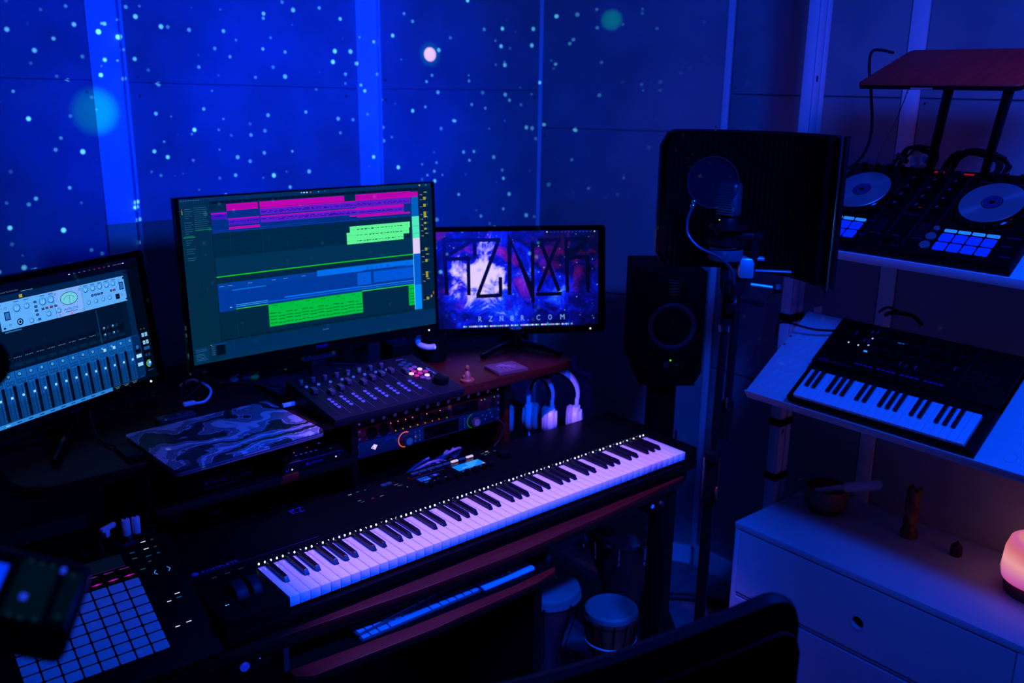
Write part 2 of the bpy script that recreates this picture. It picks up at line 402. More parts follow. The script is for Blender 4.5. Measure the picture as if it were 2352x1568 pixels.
for x, lab in ((-.03, 'left'), (.682, 'right')):
    MB().box2((x, -.02, FL-.15), (x+.012, .26, FL+DT-.028)).build('tray_runner', darkM, desk)

# ------------------------------------------------------------------ the 88-key controller
kb = thing('piano_keyboard', 'long black 88-key controller keyboard with light guide along its keys', 'keyboard', (0, 0, -.061))
h = .061
body = MB()
body.box2((-.140, -.012, .006), (1.262, .34, .030), .003)                       # base tray
body.box2((-.140, .156, .02), (1.262, .340, h+.016), .004)                      # panel behind the keys
body.box2((-.140, -.010, .02), (-.004, .158, h+.002), .004)                     # left cheek
body.box2((1.2255, -.010, .02), (1.262, .158, h+.008), .004)                    # right cheek
body.build('housing', mat('kb_black', (.0022, .0022, .003), .42, spec=.05), kb)
for x, y in ((-.1, .03), (1.22, .03), (-.1, .3), (1.22, .3)): MB().cyl((x, y, .003), .012, .006, n=16).build('foot', rubberM, kb)
wk = MB().box((.01112, .074, -.0115), (.0224, .148, .023), bev=.0012).build('white_key', keyWM, kb, (0, 0, h)); 
for i in range(52):
    if i: inst(wk, kb, (i*.0235, 0, h))
def blk(b):
    L, w = .095, .0115
    P = [(-w/2, 0, -.004), (w/2, 0, -.004), (w/2, L, -.004), (-w/2, L, -.004), (-w*.36, .010, .0115), (w*.36, .010, .0115), (w*.38, L, .0115), (-w*.38, L, .0115)]
    v = [b.verts.new(p) for p in P]
    for f in ((0, 1, 5, 4), (1, 2, 6, 5), (2, 3, 7, 6), (3, 0, 4, 7), (4, 5, 6, 7), (3, 2, 1, 0)): b.faces.new([v[k] for k in f])
    bmesh.ops.bevel(b, geom=[e for e in b.edges if min(e.verts[0].co.z, e.verts[1].co.z) > 0], offset=.0012, segments=2, profile=.5, affect='EDGES')
bkey = None; names = 'ABCDEFG'
for i in range(51):
    if names[i % 7] in 'ACDFG':
        off = {'A': 0, 'C': -.0015, 'D': .0015, 'F': -.002, 'G': 0}[names[i % 7]]
        loc = ((i+1)*.0235+off, .052, h)
        if bkey is None: bkey = MB().add(blk).build('black_key', keyBM, kb, loc)
        else: inst(bkey, kb, loc)
g = MB()
for i in range(88):
    x = .0068+i*(1.222-.0136)/87
    g.sph((x, .1545, h+.004), .0030, (.75, .7, 1), 8)
g.build('light_guide', glow('guide_led', (.55, .62, 1), 2.2), kb, kind='stuff')
MB().box2((0, .149, h-.01), (1.222, .1575, h+.0025)).build('guide_strip', blackM, kb)
zt = h+.0162
I = Ink()
teal = srgb(40, 110, 150)
dim = (.03, .05, .16)
I.rect(-.135, .1655, .29, .0008, dim)
I.disc(-.122, .1755, .0075, srgb(40, 80, 150), 20)
I.text(-.110, .1705, .0095, 'KOMPLETE', srgb(50, 90, 165), .080)
I.build('panel_print', inkM, kb, (0, 0, zt))
I = Ink()
for x, y, w, c in ((.316, .310, .010, (.25, .5, .8)), (.34, .312, .008, (.05, .12, .2)), (.362, .311, .006, (.04, .1, .15)), (.317, .266, .009, (.1, .25, .4)), (.320, .256, .010, (.02, .1, .08)),
                   (.35, .258, .008, (.25, .01, .02)), (.374, .256, .010, (.1, .22, .35)), (.437, .290, .012, (.06, .15, .3)), (.441, .280, .014, (.06, .15, .3)), (.734, .314, .011, (.05, .16, .22)), (.737, .303, .011, (.05, .16, .22)),
                   (.752, .318, .010, (.8, .75, 1)), (.754, .309, .006, (.08, .2, .25)), (.775, .309, .008, (.04, .1, .12))):
    I.rect(x, y, w, .0022, c)
for x, y in ((.457, .262), ): I.disc(x, y, .0018, (.6, 1, 1))
for x, y in ((.49, .305), (.526, .307), (.563, .309)): I.disc(x, y, .0012, (.9, .02, .05))
for x, y in ((-.103, .1375), (-.074, .1385), (-.045, .139)): I.rect(x, y, .011, .002, (.01, .05, .05))
I.rect(-.123, .0225, .003, .003, (.1, .5, 1)); I.rect(-.1185, .0225, .003, .003, (.1, .5, 1))
o = I.build('button_lights', litM, kb, (0, 0, zt))
# screens
bz = MB().box2((.485, .232, 0), (.718, .300, .0015), .0005).build('screen_frame', bezelM, kb, (0, 0, h+.016))
I = Ink()
I.rect(.497, .292, .098, .0022, srgb(10, 30, 140)); I.rect(.500, .262, .033, .022, srgb(10, 60, 200)); I.rect(.512, .265, .018, .002, srgb(60, 170, 255))
I.rect(.538, .270, .028, .014, srgb(10, 20, 90)); I.rect(.548, .272, .010, .010, srgb(40, 80, 240)); I.rect(.504, .250, .014, .007, srgb(20, 50, 150))
for x in (.528, .545, .552, .565, .58): I.rect(x, .248+(x*37 % .006), .006, .002, srgb(60, 110, 220))
I.rect(.614, .292, .092, .0025, srgb(5, 20, 90)); I.rect(.616, .256, .088, .034, srgb(0, 130, 255)); I.poly([(.65, .256), (.665, .256), (.704, .290), (.66, .290)], srgb(50, 155, 255)); I.rect(.633, .265, .018, .0025, srgb(130, 190, 255)); I.disc(.698, .258, .0045, srgb(225, 205, 255))
for x in (.62, .64, .66, .68): I.rect(x, .248, .008, .0016, srgb(60, 110, 220))
I.build('screen_picture', litM, bz, (0, 0, .0016))
dimbtn = glow('button_blue', srgb(5, 35, 130), 1); litbtn = glow('button_lit', srgb(215, 195, 245), 1)
b0 = MB().prism(rrect(.0225, .0085, .003), 0, .003, bev=.0006).build('soft_button', dimbtn, kb, (.518, .318, zt))
for i in range(1, 8):
    o = inst(b0, kb, (.518+i*.0256, .318, zt))
    if i in (5, 7): o.data = o.data.copy(); o.data.materials[0] = litbtn; o['label'] = 'brightly lit white button'
for x in (.416, .432): MB().prism(rrect(.013, .011, .002), 0, .002).build('square_button', dimbtn, kb, (x, .307, zt))
kn = MB().cyl((0, 0, .007), .0075, .014, n=20, bev=.001).build('knob', blackM, kb, (.507, .226, zt))
for i in range(1, 8): inst(kn, kb, (.507+i*.0285, .226+.0006*i, zt))
MB().cyl((0, 0, .008), .016, .016, n=28, bev=.002).build('encoder', blackM, kb, (.772, .262, zt))
MB().prism(rrect(.006, .05, .001), 0, .001).build('touch_strip', bezelM, kb, (-.085, .03, h+.0022))
for x, w in ((-.074, .026), (-.042, .020)):
    MB().cyl((0, 0, 0), .033, w, (0, PI/2, 0), 40, bev=.002).build('wheel', mat('wheel_rubber', (.008, .010, .016), .5, spec=.15), kb, (x, .080, h-.008))
for k in range(9): MB().box((.457+.004*k*0, .0, 0), (.016, .0012, .001)).build('vent_slot', blackmatM, kb, (0, .262+.004*k, zt))
I = Ink()   # a small sticker of angular letters at the back left corner
c = srgb(20, 40, 160)
for a in ((0, 0, 0, .022), (0, .022, .014, .022), (.014, .022, .0, .012), (.004, .012, .013, .0), (.018, .022, .03, .022), (.03, .022, .016, 0), (.016, 0, .030, 0)): I.line(*a, .0014, c)
I.build('sticker', inkM, kb, (.165, .300, zt), (0, 0, .1))

# ------------------------------------------------------------------ pad controller on the left
pc = thing('pad_controller', 'dark pad controller with eight by eight blue pads, propped up at the back, front left', 'controller', (-.233, .021, -.027), -.01, slope=R(25.8))
MB().box2((-.290, -.045, -.021), (.088, .268, -.002), .005).build('housing', mat('push_body', (.0022, .0022, .003), .5, spec=.05), pc)
px_, py_ = .0306, .022
padm = glow('pad_glow', srgb(0, 36, 120), 1); t = NT(padm.node_tree); bs = t.n['Principled BSDF']; bs.inputs['Base Color'].default_value = (.35, .35, .4, 1); bs.inputs['Emission Strength'].default_value = .75
pad = MB().prism(rrect(.0275, .0190, .0022), 0, .002, bev=.0006).build('pad', padm, pc, (-px_/2, py_/2, -.002))
for r_ in range(8):
    for c_ in range(8):
        if r_ or c_: inst(pad, pc, (-px_*(c_+.5), py_*(r_+.5), -.002))
MB().box2((-.235, .200, -.002), (-.012, .242, .0), .0005).build('display', bezelM, pc)
I = Ink()
for k in range(8):
    I.rect(-.028-px_*k, .204, .018, .0012, srgb(120, 40, 150) if k < 4 else srgb(50, 30, 90)); 
I.rect(-.235, .2105, .22, .0008, srgb(60, 25, 110)); I.rect(-.235, .2125, .22, .029, srgb(2, 12, 24))
I.build('display_picture', litM, pc, (0, 0, .0001))
I = Ink()
for k in range(7): I.poly([(-.026-px_*k, .1865), (-.015-px_*k, .1885), (-.004-px_*k, .1865), (-.015-px_*k, .1845)], srgb(190, 10, 170))
W1, T1 = srgb(200, 205, 255), srgb(10, 70, 110)
for x, y, w, c in ((.030, .255, .010, W1), (.050, .255, .006, T1), (.030, .236, .010, W1), (.050, .235, .006, T1), (.028, .217, .011, T1), (.050, .218, .006, T1), (.028, .203, .006, T1),
                   (.002, .236, .010, T1), (.002, .221, .010, T1), (.008, .190, .010, T1), (.047, .110, .010, W1), (.047, .100, .010, T1), (.028, .098, .008, W1), (.044, .040, .010, W1), (.022, .038, .009, W1)):
    I.rect(x, y, w, .0022, c)
for x, d in ((.034, 1), (.056, -1)):
    I.line(x, .180, x-.005*d, .174, .0014, srgb(60, 150, 255)); I.line(x-.005*d, .174, x, .168, .0014, srgb(60, 150, 255))
I.build('button_lights', litM, pc, (0, 0, -.0019))
I = Ink()
for k in range(5): I.rect(.000+.0022*k, .258, .0009, .008, srgb(30, 50, 110)); I.rect(.0125, .258+.0019*k, .010, .0008, srgb(30, 50, 110))
I.build('maker_mark', inkM, pc, (0, 0, -.0018))
kn2 = MB().cyl((0, 0, .008), .008, .016, n=20, bev=.001).build('knob', blackM, pc, (-.018, .257, -.002))
for k in range(1, 8): inst(kn2, pc, (-.018-px_*k, .257, -.002))
inst(kn2, pc, (.042, .270-.004, -.002))
# the wedge it leans on
st_ = thing('controller_stand', 'black stand holding up the pad controller', 'stand', (-.30, .18, DT))
MB().box2((-.10, -.02, 0), (.10, .0, .064), .003).build('block', blackmatM, st_); MB().box2((-.10, .04, 0), (.10, .06, .094), .003).build('block', blackmatM, st_)

# ------------------------------------------------------------------ monitors
def monitor(name, label, cen, az, tilt, w, h_, scr, curve=0, bez=(.012, .03)):
    """origin in the middle of the screen; screen spans scr = (u0, v0, u1, v1)"""
    o = bpy.data.objects.new(name, None); COL.objects.link(o); o.empty_display_size = .05
    n = Vector((math.sin(az), -math.cos(az), 0)); r = Vector((math.cos(az), math.sin(az), 0))
    u = Vector((0, 0, 1))*math.cos(tilt)-n*math.sin(tilt); nn = r.cross(u)
    o.matrix_world = Matrix(((r.x, u.x, nn.x, cen[0]), (r.y, u.y, nn.y, cen[1]), (r.z, u.z, nn.z, cen[2]+FL), (0, 0, 0, 1)))
    o['label'] = label; o['category'] = 'monitor'
    bend = (lambda x: -curve*(1-(2*x/w)**2)) if curve else (lambda x: 0)
    def bent(a, b, z0, z1, nm, m, bev=.003):
        mb = MB(); N = 16 if curve else 1
        def fn(bm):
            T = []; 
            for i in range(N+1):
                x = a[0]+(b[0]-a[0])*i/N; d = bend(x)
                T.append([bm.verts.new((x, a[1], z0+d)), bm.verts.new((x, b[1], z0+d)), bm.verts.new((x, b[1], z1+d)), bm.verts.new((x, a[1], z1+d))])
            for A, B in zip(T, T[1:]):
                for k in range(4): bm.faces.new((A[k], A[(k+1) % 4], B[(k+1) % 4], B[k]))
            bm.faces.new(T[0][::-1]); bm.faces.new(T[-1]); bmesh.ops.recalc_face_normals(bm, faces=bm.faces)
        return mb.add(fn).build(nm, m, o)
    u0, v0, u1, v1 = scr
    bent((u0-.002, v0-.002), (u1+.002, v1+.002), -.010, -.002, 'screen_panel', bezelM)
    if curve:
        bent((-w/2, -h_/2), (w/2, h_/2), -.022, -.0102, 'back_shell', blackM)
        bent((-w/2, v1), (w/2, h_/2), -.012, 0, 'bezel', bezelM); bent((-w/2, -h_/2), (w/2, v0), -.012, .001, 'bezel', bezelM)
        bent((-w/2, v0), (u0, v1), -.012, 0, 'bezel', bezelM); bent((u1, v0), (w/2, v1), -.012, 0, 'bezel', bezelM)
    else:
        MB().prism(rrect(w, h_, .012), -.034, -.0102, bev=.004).build('back_shell', blackM, o)
        fr = MB()
        def ring(bm):
            O = rrect(w, h_, .012, 6); I_ = rrect(u1-u0, v1-v0, .001, 6, (u0+u1)/2, (v0+v1)/2)
            L = []
            for P, z in ((O, -.011), (O, -.002), ([(x*(1-.004/w*2), y*(1-.004/h_*2)) for x, y in O], .001), (I_, .0), (I_, -.010)): L.append([bm.verts.new((x, y, z)) for x, y in P])
            for A, B in zip(L, L[1:]):
                m = len(A)
                for i in range(m): bm.faces.new((A[i], A[(i+1) % m], B[(i+1) % m], B[i]))
            bmesh.ops.recalc_face_normals(bm, faces=bm.faces)
        fr.add(ring).build('bezel', bezelM, o)
    return o, (lambda a, b, z=0: (a, b, -.0018+z+bend(a))), bend

# --- the large curved monitor in the middle
pm, fnp, bend = monitor('curved_monitor', 'large curved monitor in the middle showing a music arrangement', (.409, .573, .52), R(-1.9), R(2.4), .715, .425, (-.347, -.187, .347, .209), curve=.012)
I = Ink(fnp, step=.012)
BG = srgb(0, 38, 62)
I.rect(-.347, -.187, .694, .396, BG)
I.rect(-.347, -.187, .074, .396, srgb(2, 42, 66)); I.rect(-.309, -.05, .0006, .24, srgb(0, 30, 50)); I.rect(-.273, -.187, .001, .396, srgb(0, 20, 40))
I.rect(-.347, .200, .694, .009, srgb(0, 45, 85)); I.rect(-.271, .193, .60, .005, srgb(0, 8, 20))
for k in range(38): I.rect(-.268+k*.0155, .1945, .003, .0016, srgb(0, 50, 90))
for k in range(8): I.rect(-.343+k*.006, .2035, .004, .0012, srgb(60, 110, 150))
for x, c in ((-.035, (120, 190, 220)), (-.028, (200, 230, 255)), (-.02, (200, 230, 255)), (-.010, (230, 70, 30)), (.012, (60, 160, 255)), (.03, (40, 90, 140)), (.31, (230, 220, 60)), (.33, (90, 130, 180))): I.rect(x, .2035, .004, .0025, srgb(*c))
rnd = random.Random(3)
for k in range(11): I.rect(-.313, .186-k*.0048, .030+rnd.random()*.006, .0012, srgb(25, 85, 110))
I.rect(-.313, .133, .040, .0022, srgb(10, 110, 80)); I.rect(-.343, .118, .028, .0026, srgb(10, 120, 80))
for k in range(24):
    if k in (5, 13, 17, 21): continue
    I.rect(-.338 if k > 4 else -.336, .184-k*.0052, .008+rnd.random()*.016, .0012, srgb(30, 90, 120))
for k, c in enumerate(((230, 50, 60), (220, 120, 60), (200, 200, 70), (90, 200, 90))): I.disc(-.341, .1845-k*.0035, .0011, srgb(*c), 6)
A0 = -.272
MG, PU, BL = srgb(190, 0, 175), srgb(88, 28, 205), srgb(0, 55, 150)
I.rect(A0, .123, .555, .052, srgb(0, 45, 130))
I.rect(A0, .155, .040, .014, srgb(60, 20, 190)); I.rect(A0, .168, .040, .003, MG)
I.rect(A0+.008, .1625, .02, .001, (0, 0, .02))
I.rect(-.232, .174, .080, .016, MG); I.rect(-.147, .176, .232, .014, MG); I.rect(.118, .178, .165, .0125, MG)
for y in (.1795, .1845): 
    I.rect(-.23, y, .075, .0007, srgb(110, 0, 100))
I.rect(.12, .184, .14, .0007, srgb(110, 0, 100)); I.rect(.12, .180, .12, .0006, srgb(110, 0, 100))
I.rect(.283, .175, .022, .013, MG); I.rect(-.147, .158, .430, .015, PU); I.rect(-.147, .172, .265, .0028, MG); I.rect(.118, .174, .165, .004, MG)
I.rect(-.147, .139, .408, .0145, PU); I.rect(-.147, .152, .265, .003, MG); I.rect(.118, .150, .143, .007, MG); I.rect(.098, .1345, .163, .0035, MG); I.rect(.12, .131, .16, .004, MG)
I.rect(-.230, .139, .080, .014, srgb(70, 25, 200)); I.rect(-.230, .1525, .080, .003, MG); I.rect(-.230, .129, .080, .006, MG)
for x0, x1, y in ((-.145, .28, .1655), (-.145, .28, .1625), (-.145, .05, .147), (.05, .12, .1455), (.125, .17, .144), (.178, .225, .1445), (.02, .1, .1425), (-.228, -.152, .1465), (-.1, .26, .1435)):
    n_ = 0; x = x0
    while x < x1:
        w = min(.004+rnd.random()*.012, x1-x); I.rect(x, y, w, .0008+rnd.random()*.0008, srgb(25, 0, 70)); x += w+.002+rnd.random()*.006
I.rect(A0, .1245, .55, .0009, srgb(20, 60, 170)); I.rect(A0, .1285, .28, .0009, srgb(20, 60, 170))
for k in range(9): I.rect(A0, .11-k*.0105, .555, .0005, srgb(0, 26, 48))
for x in (-.230, -.147, .118): I.rect(x, -.135, .0006, .258, srgb(0, 62, 100))
I.rect(A0, .020, .555, .044, srgb(0, 48, 78))
MN = srgb(95, 245, 150)
for y, xa, xb in ((.0925, .096, .277), (.077, .086, .274), (.062, .086, .256)):
    I.rect(xa, y, xb-xa, .0162, MN); I.rect(xa, y, xb-xa, .0005, srgb(0, 90, 30)); I.rect(xa, y+.008, xb-xa, .0004, srgb(60, 190, 110))
    x = .115
    while x < .25:
        w = .004+rnd.random()*.010; hh = .0012+rnd.random()*.0028; I.poly([(x, y+.0075), (x+w*.3, y+.0075-hh/2), (x+w, y+.0075), (x+w*.4, y+.0075+hh/2)], srgb(5, 60, 20)); x += w*.8+rnd.random()*.005
I.rect(A0, .0165, .556, .0028, srgb(20, 190, 10))
I.rect(A0, -.066, .556, .067, srgb(0, 56, 155)); I.rect(A0, -.0135, .268, .0145, srgb(0, 62, 160))
for x0, x1 in ((A0, -.251), (-.250, -.231), (-.230, -.147), (-.146, -.105), (-.104, -.083), (-.082, -.005)):
    I.rect(x1-.0006, -.0135, .0006, .0145, srgb(0, 90, 190)); I.rect((x0+x1)/2-.006, -.0065, .012, .001, srgb(90, 160, 230))
I.rect(-.005, -.012, .290, .0155, srgb(0, 110, 235)); I.rect(.11, -.049, .041, .033, srgb(5, 90, 215)); I.rect(.159, -.047, .126, .030, srgb(0, 85, 215))
I.rect(.13, -.0125, .1, .0018, srgb(0, 30, 80)); I.rect(.22, -.0115, .04, .0016, srgb(0, 30, 80))
for x in (.14, .152, .167, .18, .2, .262): I.rect(x, -.008, .005, .006, srgb(0, 85, 200))
I.rect(.127, -.032, .006, .001, srgb(0, 50, 130)); I.rect(.127, -.039, .006, .001, srgb(0, 50, 130))
I.rect(-.236, -.019, .089, .0018, srgb(0, 130, 255)); I.rect(-.23, -.0565, .085, .0016, srgb(50, 160, 255)); I.rect(-.23, -.0605, .085, .0014, srgb(50, 160, 255))
I.rect(-.147, -.0605, .432, .0014, srgb(0, 130, 255)); I.rect(-.10, -.0555, .22, .0035, srgb(0, 115, 245)); I.rect(.12, -.0555, .16, .0018, srgb(30, 140, 255)); I.rect(-.246, -.0605, .006, .0016, srgb(120, 200, 255))
I.rect(A0, -.068, .04, .002, srgb(0, 60, 160))
GR = srgb(0, 190, 60)
I.rect(-.23, -.0668, .085, .002, srgb(40, 200, 10)); I.rect(.122, -.0675, .163, .0025, srgb(40, 200, 10)); I.rect(-.145, -.124, .267, .058, GR); I.rect(-.145, -.067, .267, .0015, srgb(0, 90, 20)); I.rect(.265, -.124, .020, .056, GR)
for j in range(6):
    bx = -.143+j*.0443
    for y, xs in ((-.072, (.012, .018)), (-.078, (.030,)), (-.091, (0, .009, .022)), (-.0995, (0, .010, .023, .033)), (-.107, (0, .009, .023, .032)), (-.1165, (0, .011, .023, .034))):
        for x in xs: I.rect(bx+x, y-.0012*(x > .02), .0038+.005*(y < -.085), .0016, srgb(0, 50, 10))
for y in (-.078, -.091, -.0995, -.107, -.1165): I.rect(.267, y, .014, .0016, srgb(0, 50, 10))
I.rect(.283, .121, .021, .054, srgb(0, 95, 190)); I.rect(.283, .062, .022, .060, srgb(80, 235, 190)); I.rect(.283, .019, .022, .043, srgb(225, 205, 250)); I.rect(.283, -.069, .022, .088, srgb(0, 90, 205)); I.rect(.284, -.138, .021, .070, srgb(0, 140, 255))
for y in (.095, .075, .145): I.rect(.284, y, .02, .0006, srgb(0, 80, 110))
I.rect(.2825, -.138, .0012, .16, srgb(120, 220, 255)); I.rect(.306, -.144, .0412, .344, srgb(0, 30, 55))
for y, n_ in ((.185, 1), (.171, 3), (.152, 3), (.131, 6), (.118, 1), (.102, 2), (.086, 2), (.072, 1), (.031, 3), (.014, 1), (-.001, 3), (-.036, 6), (-.055, 1), (-.108, 3)):
    for q_ in range(n_): I.rect(.320+.003*(n_ == 1), y-q_*.0028, .0078, .0016, srgb(200, 190, 50))
    I.rect(.331, y-.003, .003, .005, srgb(0, 80, 160)); I.rect(.309, y-.006, .008, .0012, srgb(90, 140, 180))
    if n_ < 3: I.rect(.3145, y-.007, .003, .0014, srgb(230, 120, 20))
I.rect(.334, -.108, .004, .006, srgb(200, 150, 40)); I.rect(.341, -.1, .003, .008, srgb(190, 80, 20))
for k in range(16): I.rect(-.268+k*.034, -.1385+.0, .025, .0016, srgb(0, 8, 20))
I.rect(-.272, -.187, .619, .045, srgb(0, 44, 88)); I.rect(.0, -.154, .018, .0014, srgb(60, 120, 170)); I.rect(-.347, -.187, .694, .004, srgb(0, 48, 78))
I.rect(-.343, -.182, .034, .035, srgb(0, 50, 88)); I.rect(-.3035, -.178, .040, .034, srgb(0, 42, 74)); I.rect(-.3035, -.1465, .040, .003, srgb(0, 60, 130)); I.rect(-.289, -.173, .022, .025, srgb(0, 12, 24))
for k in range(7): I.rect(-.341, -.152-k*.0036-(.004 if k > 1 else 0), .016+rnd.random()*.012, .001, srgb(40, 90, 130))
for k in range(5): I.rect(-.301, -.150-k*.005, .008, .001, srgb(60, 110, 150))
I.disc(-.3015, -.145, .0009, srgb(230, 210, 90), 6)
I.build('screen_picture', litM, pm, label='screen showing coloured audio clips and piano-roll notes')
I = Ink(lambda a, b, z=0: (a, b, .0012+z+bend(a))); I.text(-.021, -.2005, .0068, 'PHILIPS', srgb(20, 30, 160), .034)
for k in range(4): I.rect(.262+k*.014, -.203, .006, .0008, srgb(10, 14, 60))
I.text(-.345, -.203, .0035, '325E', srgb(6, 12, 60), .011)
I.build('maker_name', inkM, pm)
MB().sph((.325, -.203, .001+bend(.325)), .0022).build('power_light', glow('led_white', (.7, .85, 1), 2.5), pm)
MB().box2((-.05, -.24, -.075), (.05, -.05, -.035), .004).build('stand_neck', darkM, pm)
# its foot stands on the deck
MB().prism(rrect(.30, .19, .03), 0, .010, M=Matrix.Translation((0, -.303, -.06)) @ Matrix.Rotation(-PI/2-R(2.4), 4, 'X'), bev=.003).build('stand_foot', darkM, pm)
MB().box2((-.022, -.302, -.073), (.022, -.235, -.045), .003).build('stand_stem', mat('stem_metal', (.06, .06, .07), .25, .9), pm)

def acer(cen, az, tilt, label, scr):
    o, fn, _ = monitor('flat_monitor', label, cen, az, tilt, .555, .337, scr)
    I = Ink(lambda a, b, z=0: (a, b, .0014+z)); I.text(-.013, -.1635, .0065, 'acer', srgb(25, 35, 110), .027); I.build('maker_name', inkM, o)
    MB().sph((.228, -.1565, .001), .0028).build('power_light', glow('led_violet', (.6, .55, 1), 2), o)
    return o, fn
# --- left monitor
lm, fnl = acer((-.211, .646, .422), R(24.8), R(6.7), 'flat monitor at the left showing a mixer with a silver channel strip', (-.262, -.1465, .2545, .1525))
I = Ink(fnl)
I.rect(-.262, -.1465, .5165, .299, srgb(0, 4, 20))
I.rect(-.262, .140, .5165, .0125, srgb(2, 4, 30)); I.rect(-.262, .128, .475, .0125, srgb(0, 6, 24)); I.text(-.12, .1335, .0035, 'Console The Room Desk', srgb(70, 110, 150), .045); I.rect(-.07, .1295, .03, .0016, srgb(90, 150, 200))
I.rect(-.262, -.032, .475, .162, srgb(0, 22, 50)); I.rect(-.262, .118, .466, .011, srgb(0, 34, 80)); I.rect(-.205, .116, .03, .002, srgb(40, 90, 150)); I.rect(-.076, .1175, .008, .007, srgb(170, 160, 40))
for k, c in enumerate(((190, 220, 255), (40, 70, 120), (60, 90, 150), (60, 90, 150), (40, 60, 100), (120, 30, 60), (150, 30, 60), (120, 30, 60), (90, 100, 160), (60, 60, 120), (60, 60, 120), (210, 225, 255))):
    I.rect(.055+k*.014, .1435, .005 if k not in (9, 10) else .012, .0022, srgb(*c))
# channel strips above the mixer
for k in range(16):
    x = -.262+k*.0278
    I.rect(x+.001, -.031, .0255, .086, srgb(0, 18, 42)); I.rect(x+.003, -.026, .0215, .008, srgb(0, 34, 62)); I.rect(x+.003, -.010, .0215, .014, srgb(0, 12, 30)); I.rect(x+.012, .02, .002, .0012, srgb(20, 80, 110)); I.rect(x+.012, .04, .002, .0012, srgb(20, 80, 110)); I.rect(x+.003, .006, .0215, .045, srgb(0, 20, 46))
    if k < 13:
        for q_ in range(5): I.disc(x+.006+q_*.004, -.006, .0011, srgb(90, 150, 190), 6)
I.rect(.108, -.03, .0014, .08, srgb(0, 80, 140))
for x in (.121, .133, .147, .159):
    for y in (.004, -.012):
        I.disc(x, y, .0042, srgb(20, 70, 110) if (x in (.121, .147)) else srgb(10, 40, 80), 12); I.disc(x+.001, y+.001, .0018, srgb(140, 210, 255), 8) if x in (.121, .147) else None
I.rect(.199, -.032, .018, .160, srgb(0, 36, 72)); I.rect(.205, .120, .018, .005, srgb(0, 16, 40))
# faders
I.rect(-.262, -.140, .477, .107, srgb(4, 60, 125)); I.rect(-.262, -.066, .477, .033, srgb(12, 88, 172)); I.rect(-.262, -.100, .477, .034, srgb(6, 72, 148))
for k in range(17):
    x = -.262+k*.0272
    I.rect(x, -.140, .0009, .107, srgb(0, 26, 66))
    w5 = srgb(80, 160, 225)
    I.disc(x+.0115, -.042, .0050, srgb(0, 45, 100), 14); I.disc(x+.0115, -.0415, .0036, srgb(70, 150, 215), 12)
    for dx in (.0035, .0140):
        I.rect(x+dx, -.061, .0085, .0085, srgb(0, 24, 64)); I.rect(x+dx+.0010, -.0598, .0065, .0063, srgb(10, 84, 165))
    if k in (13, 14): I.rect(x+.014, -.05, .0075, .007, srgb(150, 215, 255))
    I.rect(x+.0095, -.136, .0012, .070, srgb(0, 18, 45)); I.rect(x+.0075, -.0925, .0055, .0085, srgb(20, 100, 170)); I.rect(x+.0075, -.0905, .0055, .0045, srgb(165, 225, 255))
    I.rect(x+.0165, -.137, .0078, .074, srgb(0, 8, 20))
    for q_ in range(10): I.rect(x+.0185, -.133+q_*.0066, .003, .0008, srgb(0, 40, 50))
    for q_ in range(6): I.rect(x+.0128, -.133+q_*.010, .0018, .0006, srgb(60, 130, 200))
I.rect(-.262, -.1465, .372, .0085, srgb(40, 130, 215))
for k in range(13): I.rect(-.255+k*.0275, -.1435, .011, .0026, srgb(120, 190, 245) if k < 4 else srgb(10, 70, 140))
I.rect(.110, -.1465, .1445, .008, srgb(0, 10, 30)); 
for k in range(3): I.rect(.116+k*.026, -.1415, .018, .0012, srgb(100, 110, 40)); I.rect(.12+k*.026, -.145, .010, .0014, srgb(90, 130, 170))
# master column
I.rect(.190, -.135, .026, .102, srgb(0, 40, 92)); I.disc(.2035, -.062, .0045, srgb(30, 100, 160), 12); I.rect(.196, -.076, .016, .008, srgb(0, 6, 16)); I.rect(.196, -.089, .016, .0085, srgb(170, 225, 255)); I.rect(.196, -.110, .016, .0085, srgb(150, 210, 255)); I.rect(.197, -.122, .006, .006, srgb(0, 50, 100)); I.rect(.205, -.122, .006, .006, srgb(0, 50, 100))
I.rect(.218, -.140, .030, .27, srgb(0, 8, 24))
for y in (-.042, -.061): I.rect(.223, y, .0075, .0095, srgb(130, 195, 240)); I.rect(.233, y, .0075, .0095, srgb(130, 195, 240)); I.rect(.225, y+.004, .0035, .001, srgb(0, 30, 80)); I.rect(.235, y+.004, .0035, .001, srgb(0, 30, 80))
I.rect(.223, -.075, .018, .008, srgb(20, 80, 140)); I.rect(.223, -.092, .0065, .0075, srgb(10, 50, 90)); I.rect(.232, -.092, .0065, .0075, srgb(10, 50, 90))
I.arc(.231, -.110, .0072, .0092, 60, 280, srgb(110, 180, 20)); I.disc(.231, -.110, .0068, srgb(60, 140, 210), 18); I.disc(.233, -.108, .003, srgb(200, 235, 255), 10); I.rect(.223, -.128, .018, .002, srgb(30, 60, 90))
for x in (.224, .234): I.disc(x, -.022, .0014, srgb(60, 150, 10), 6)
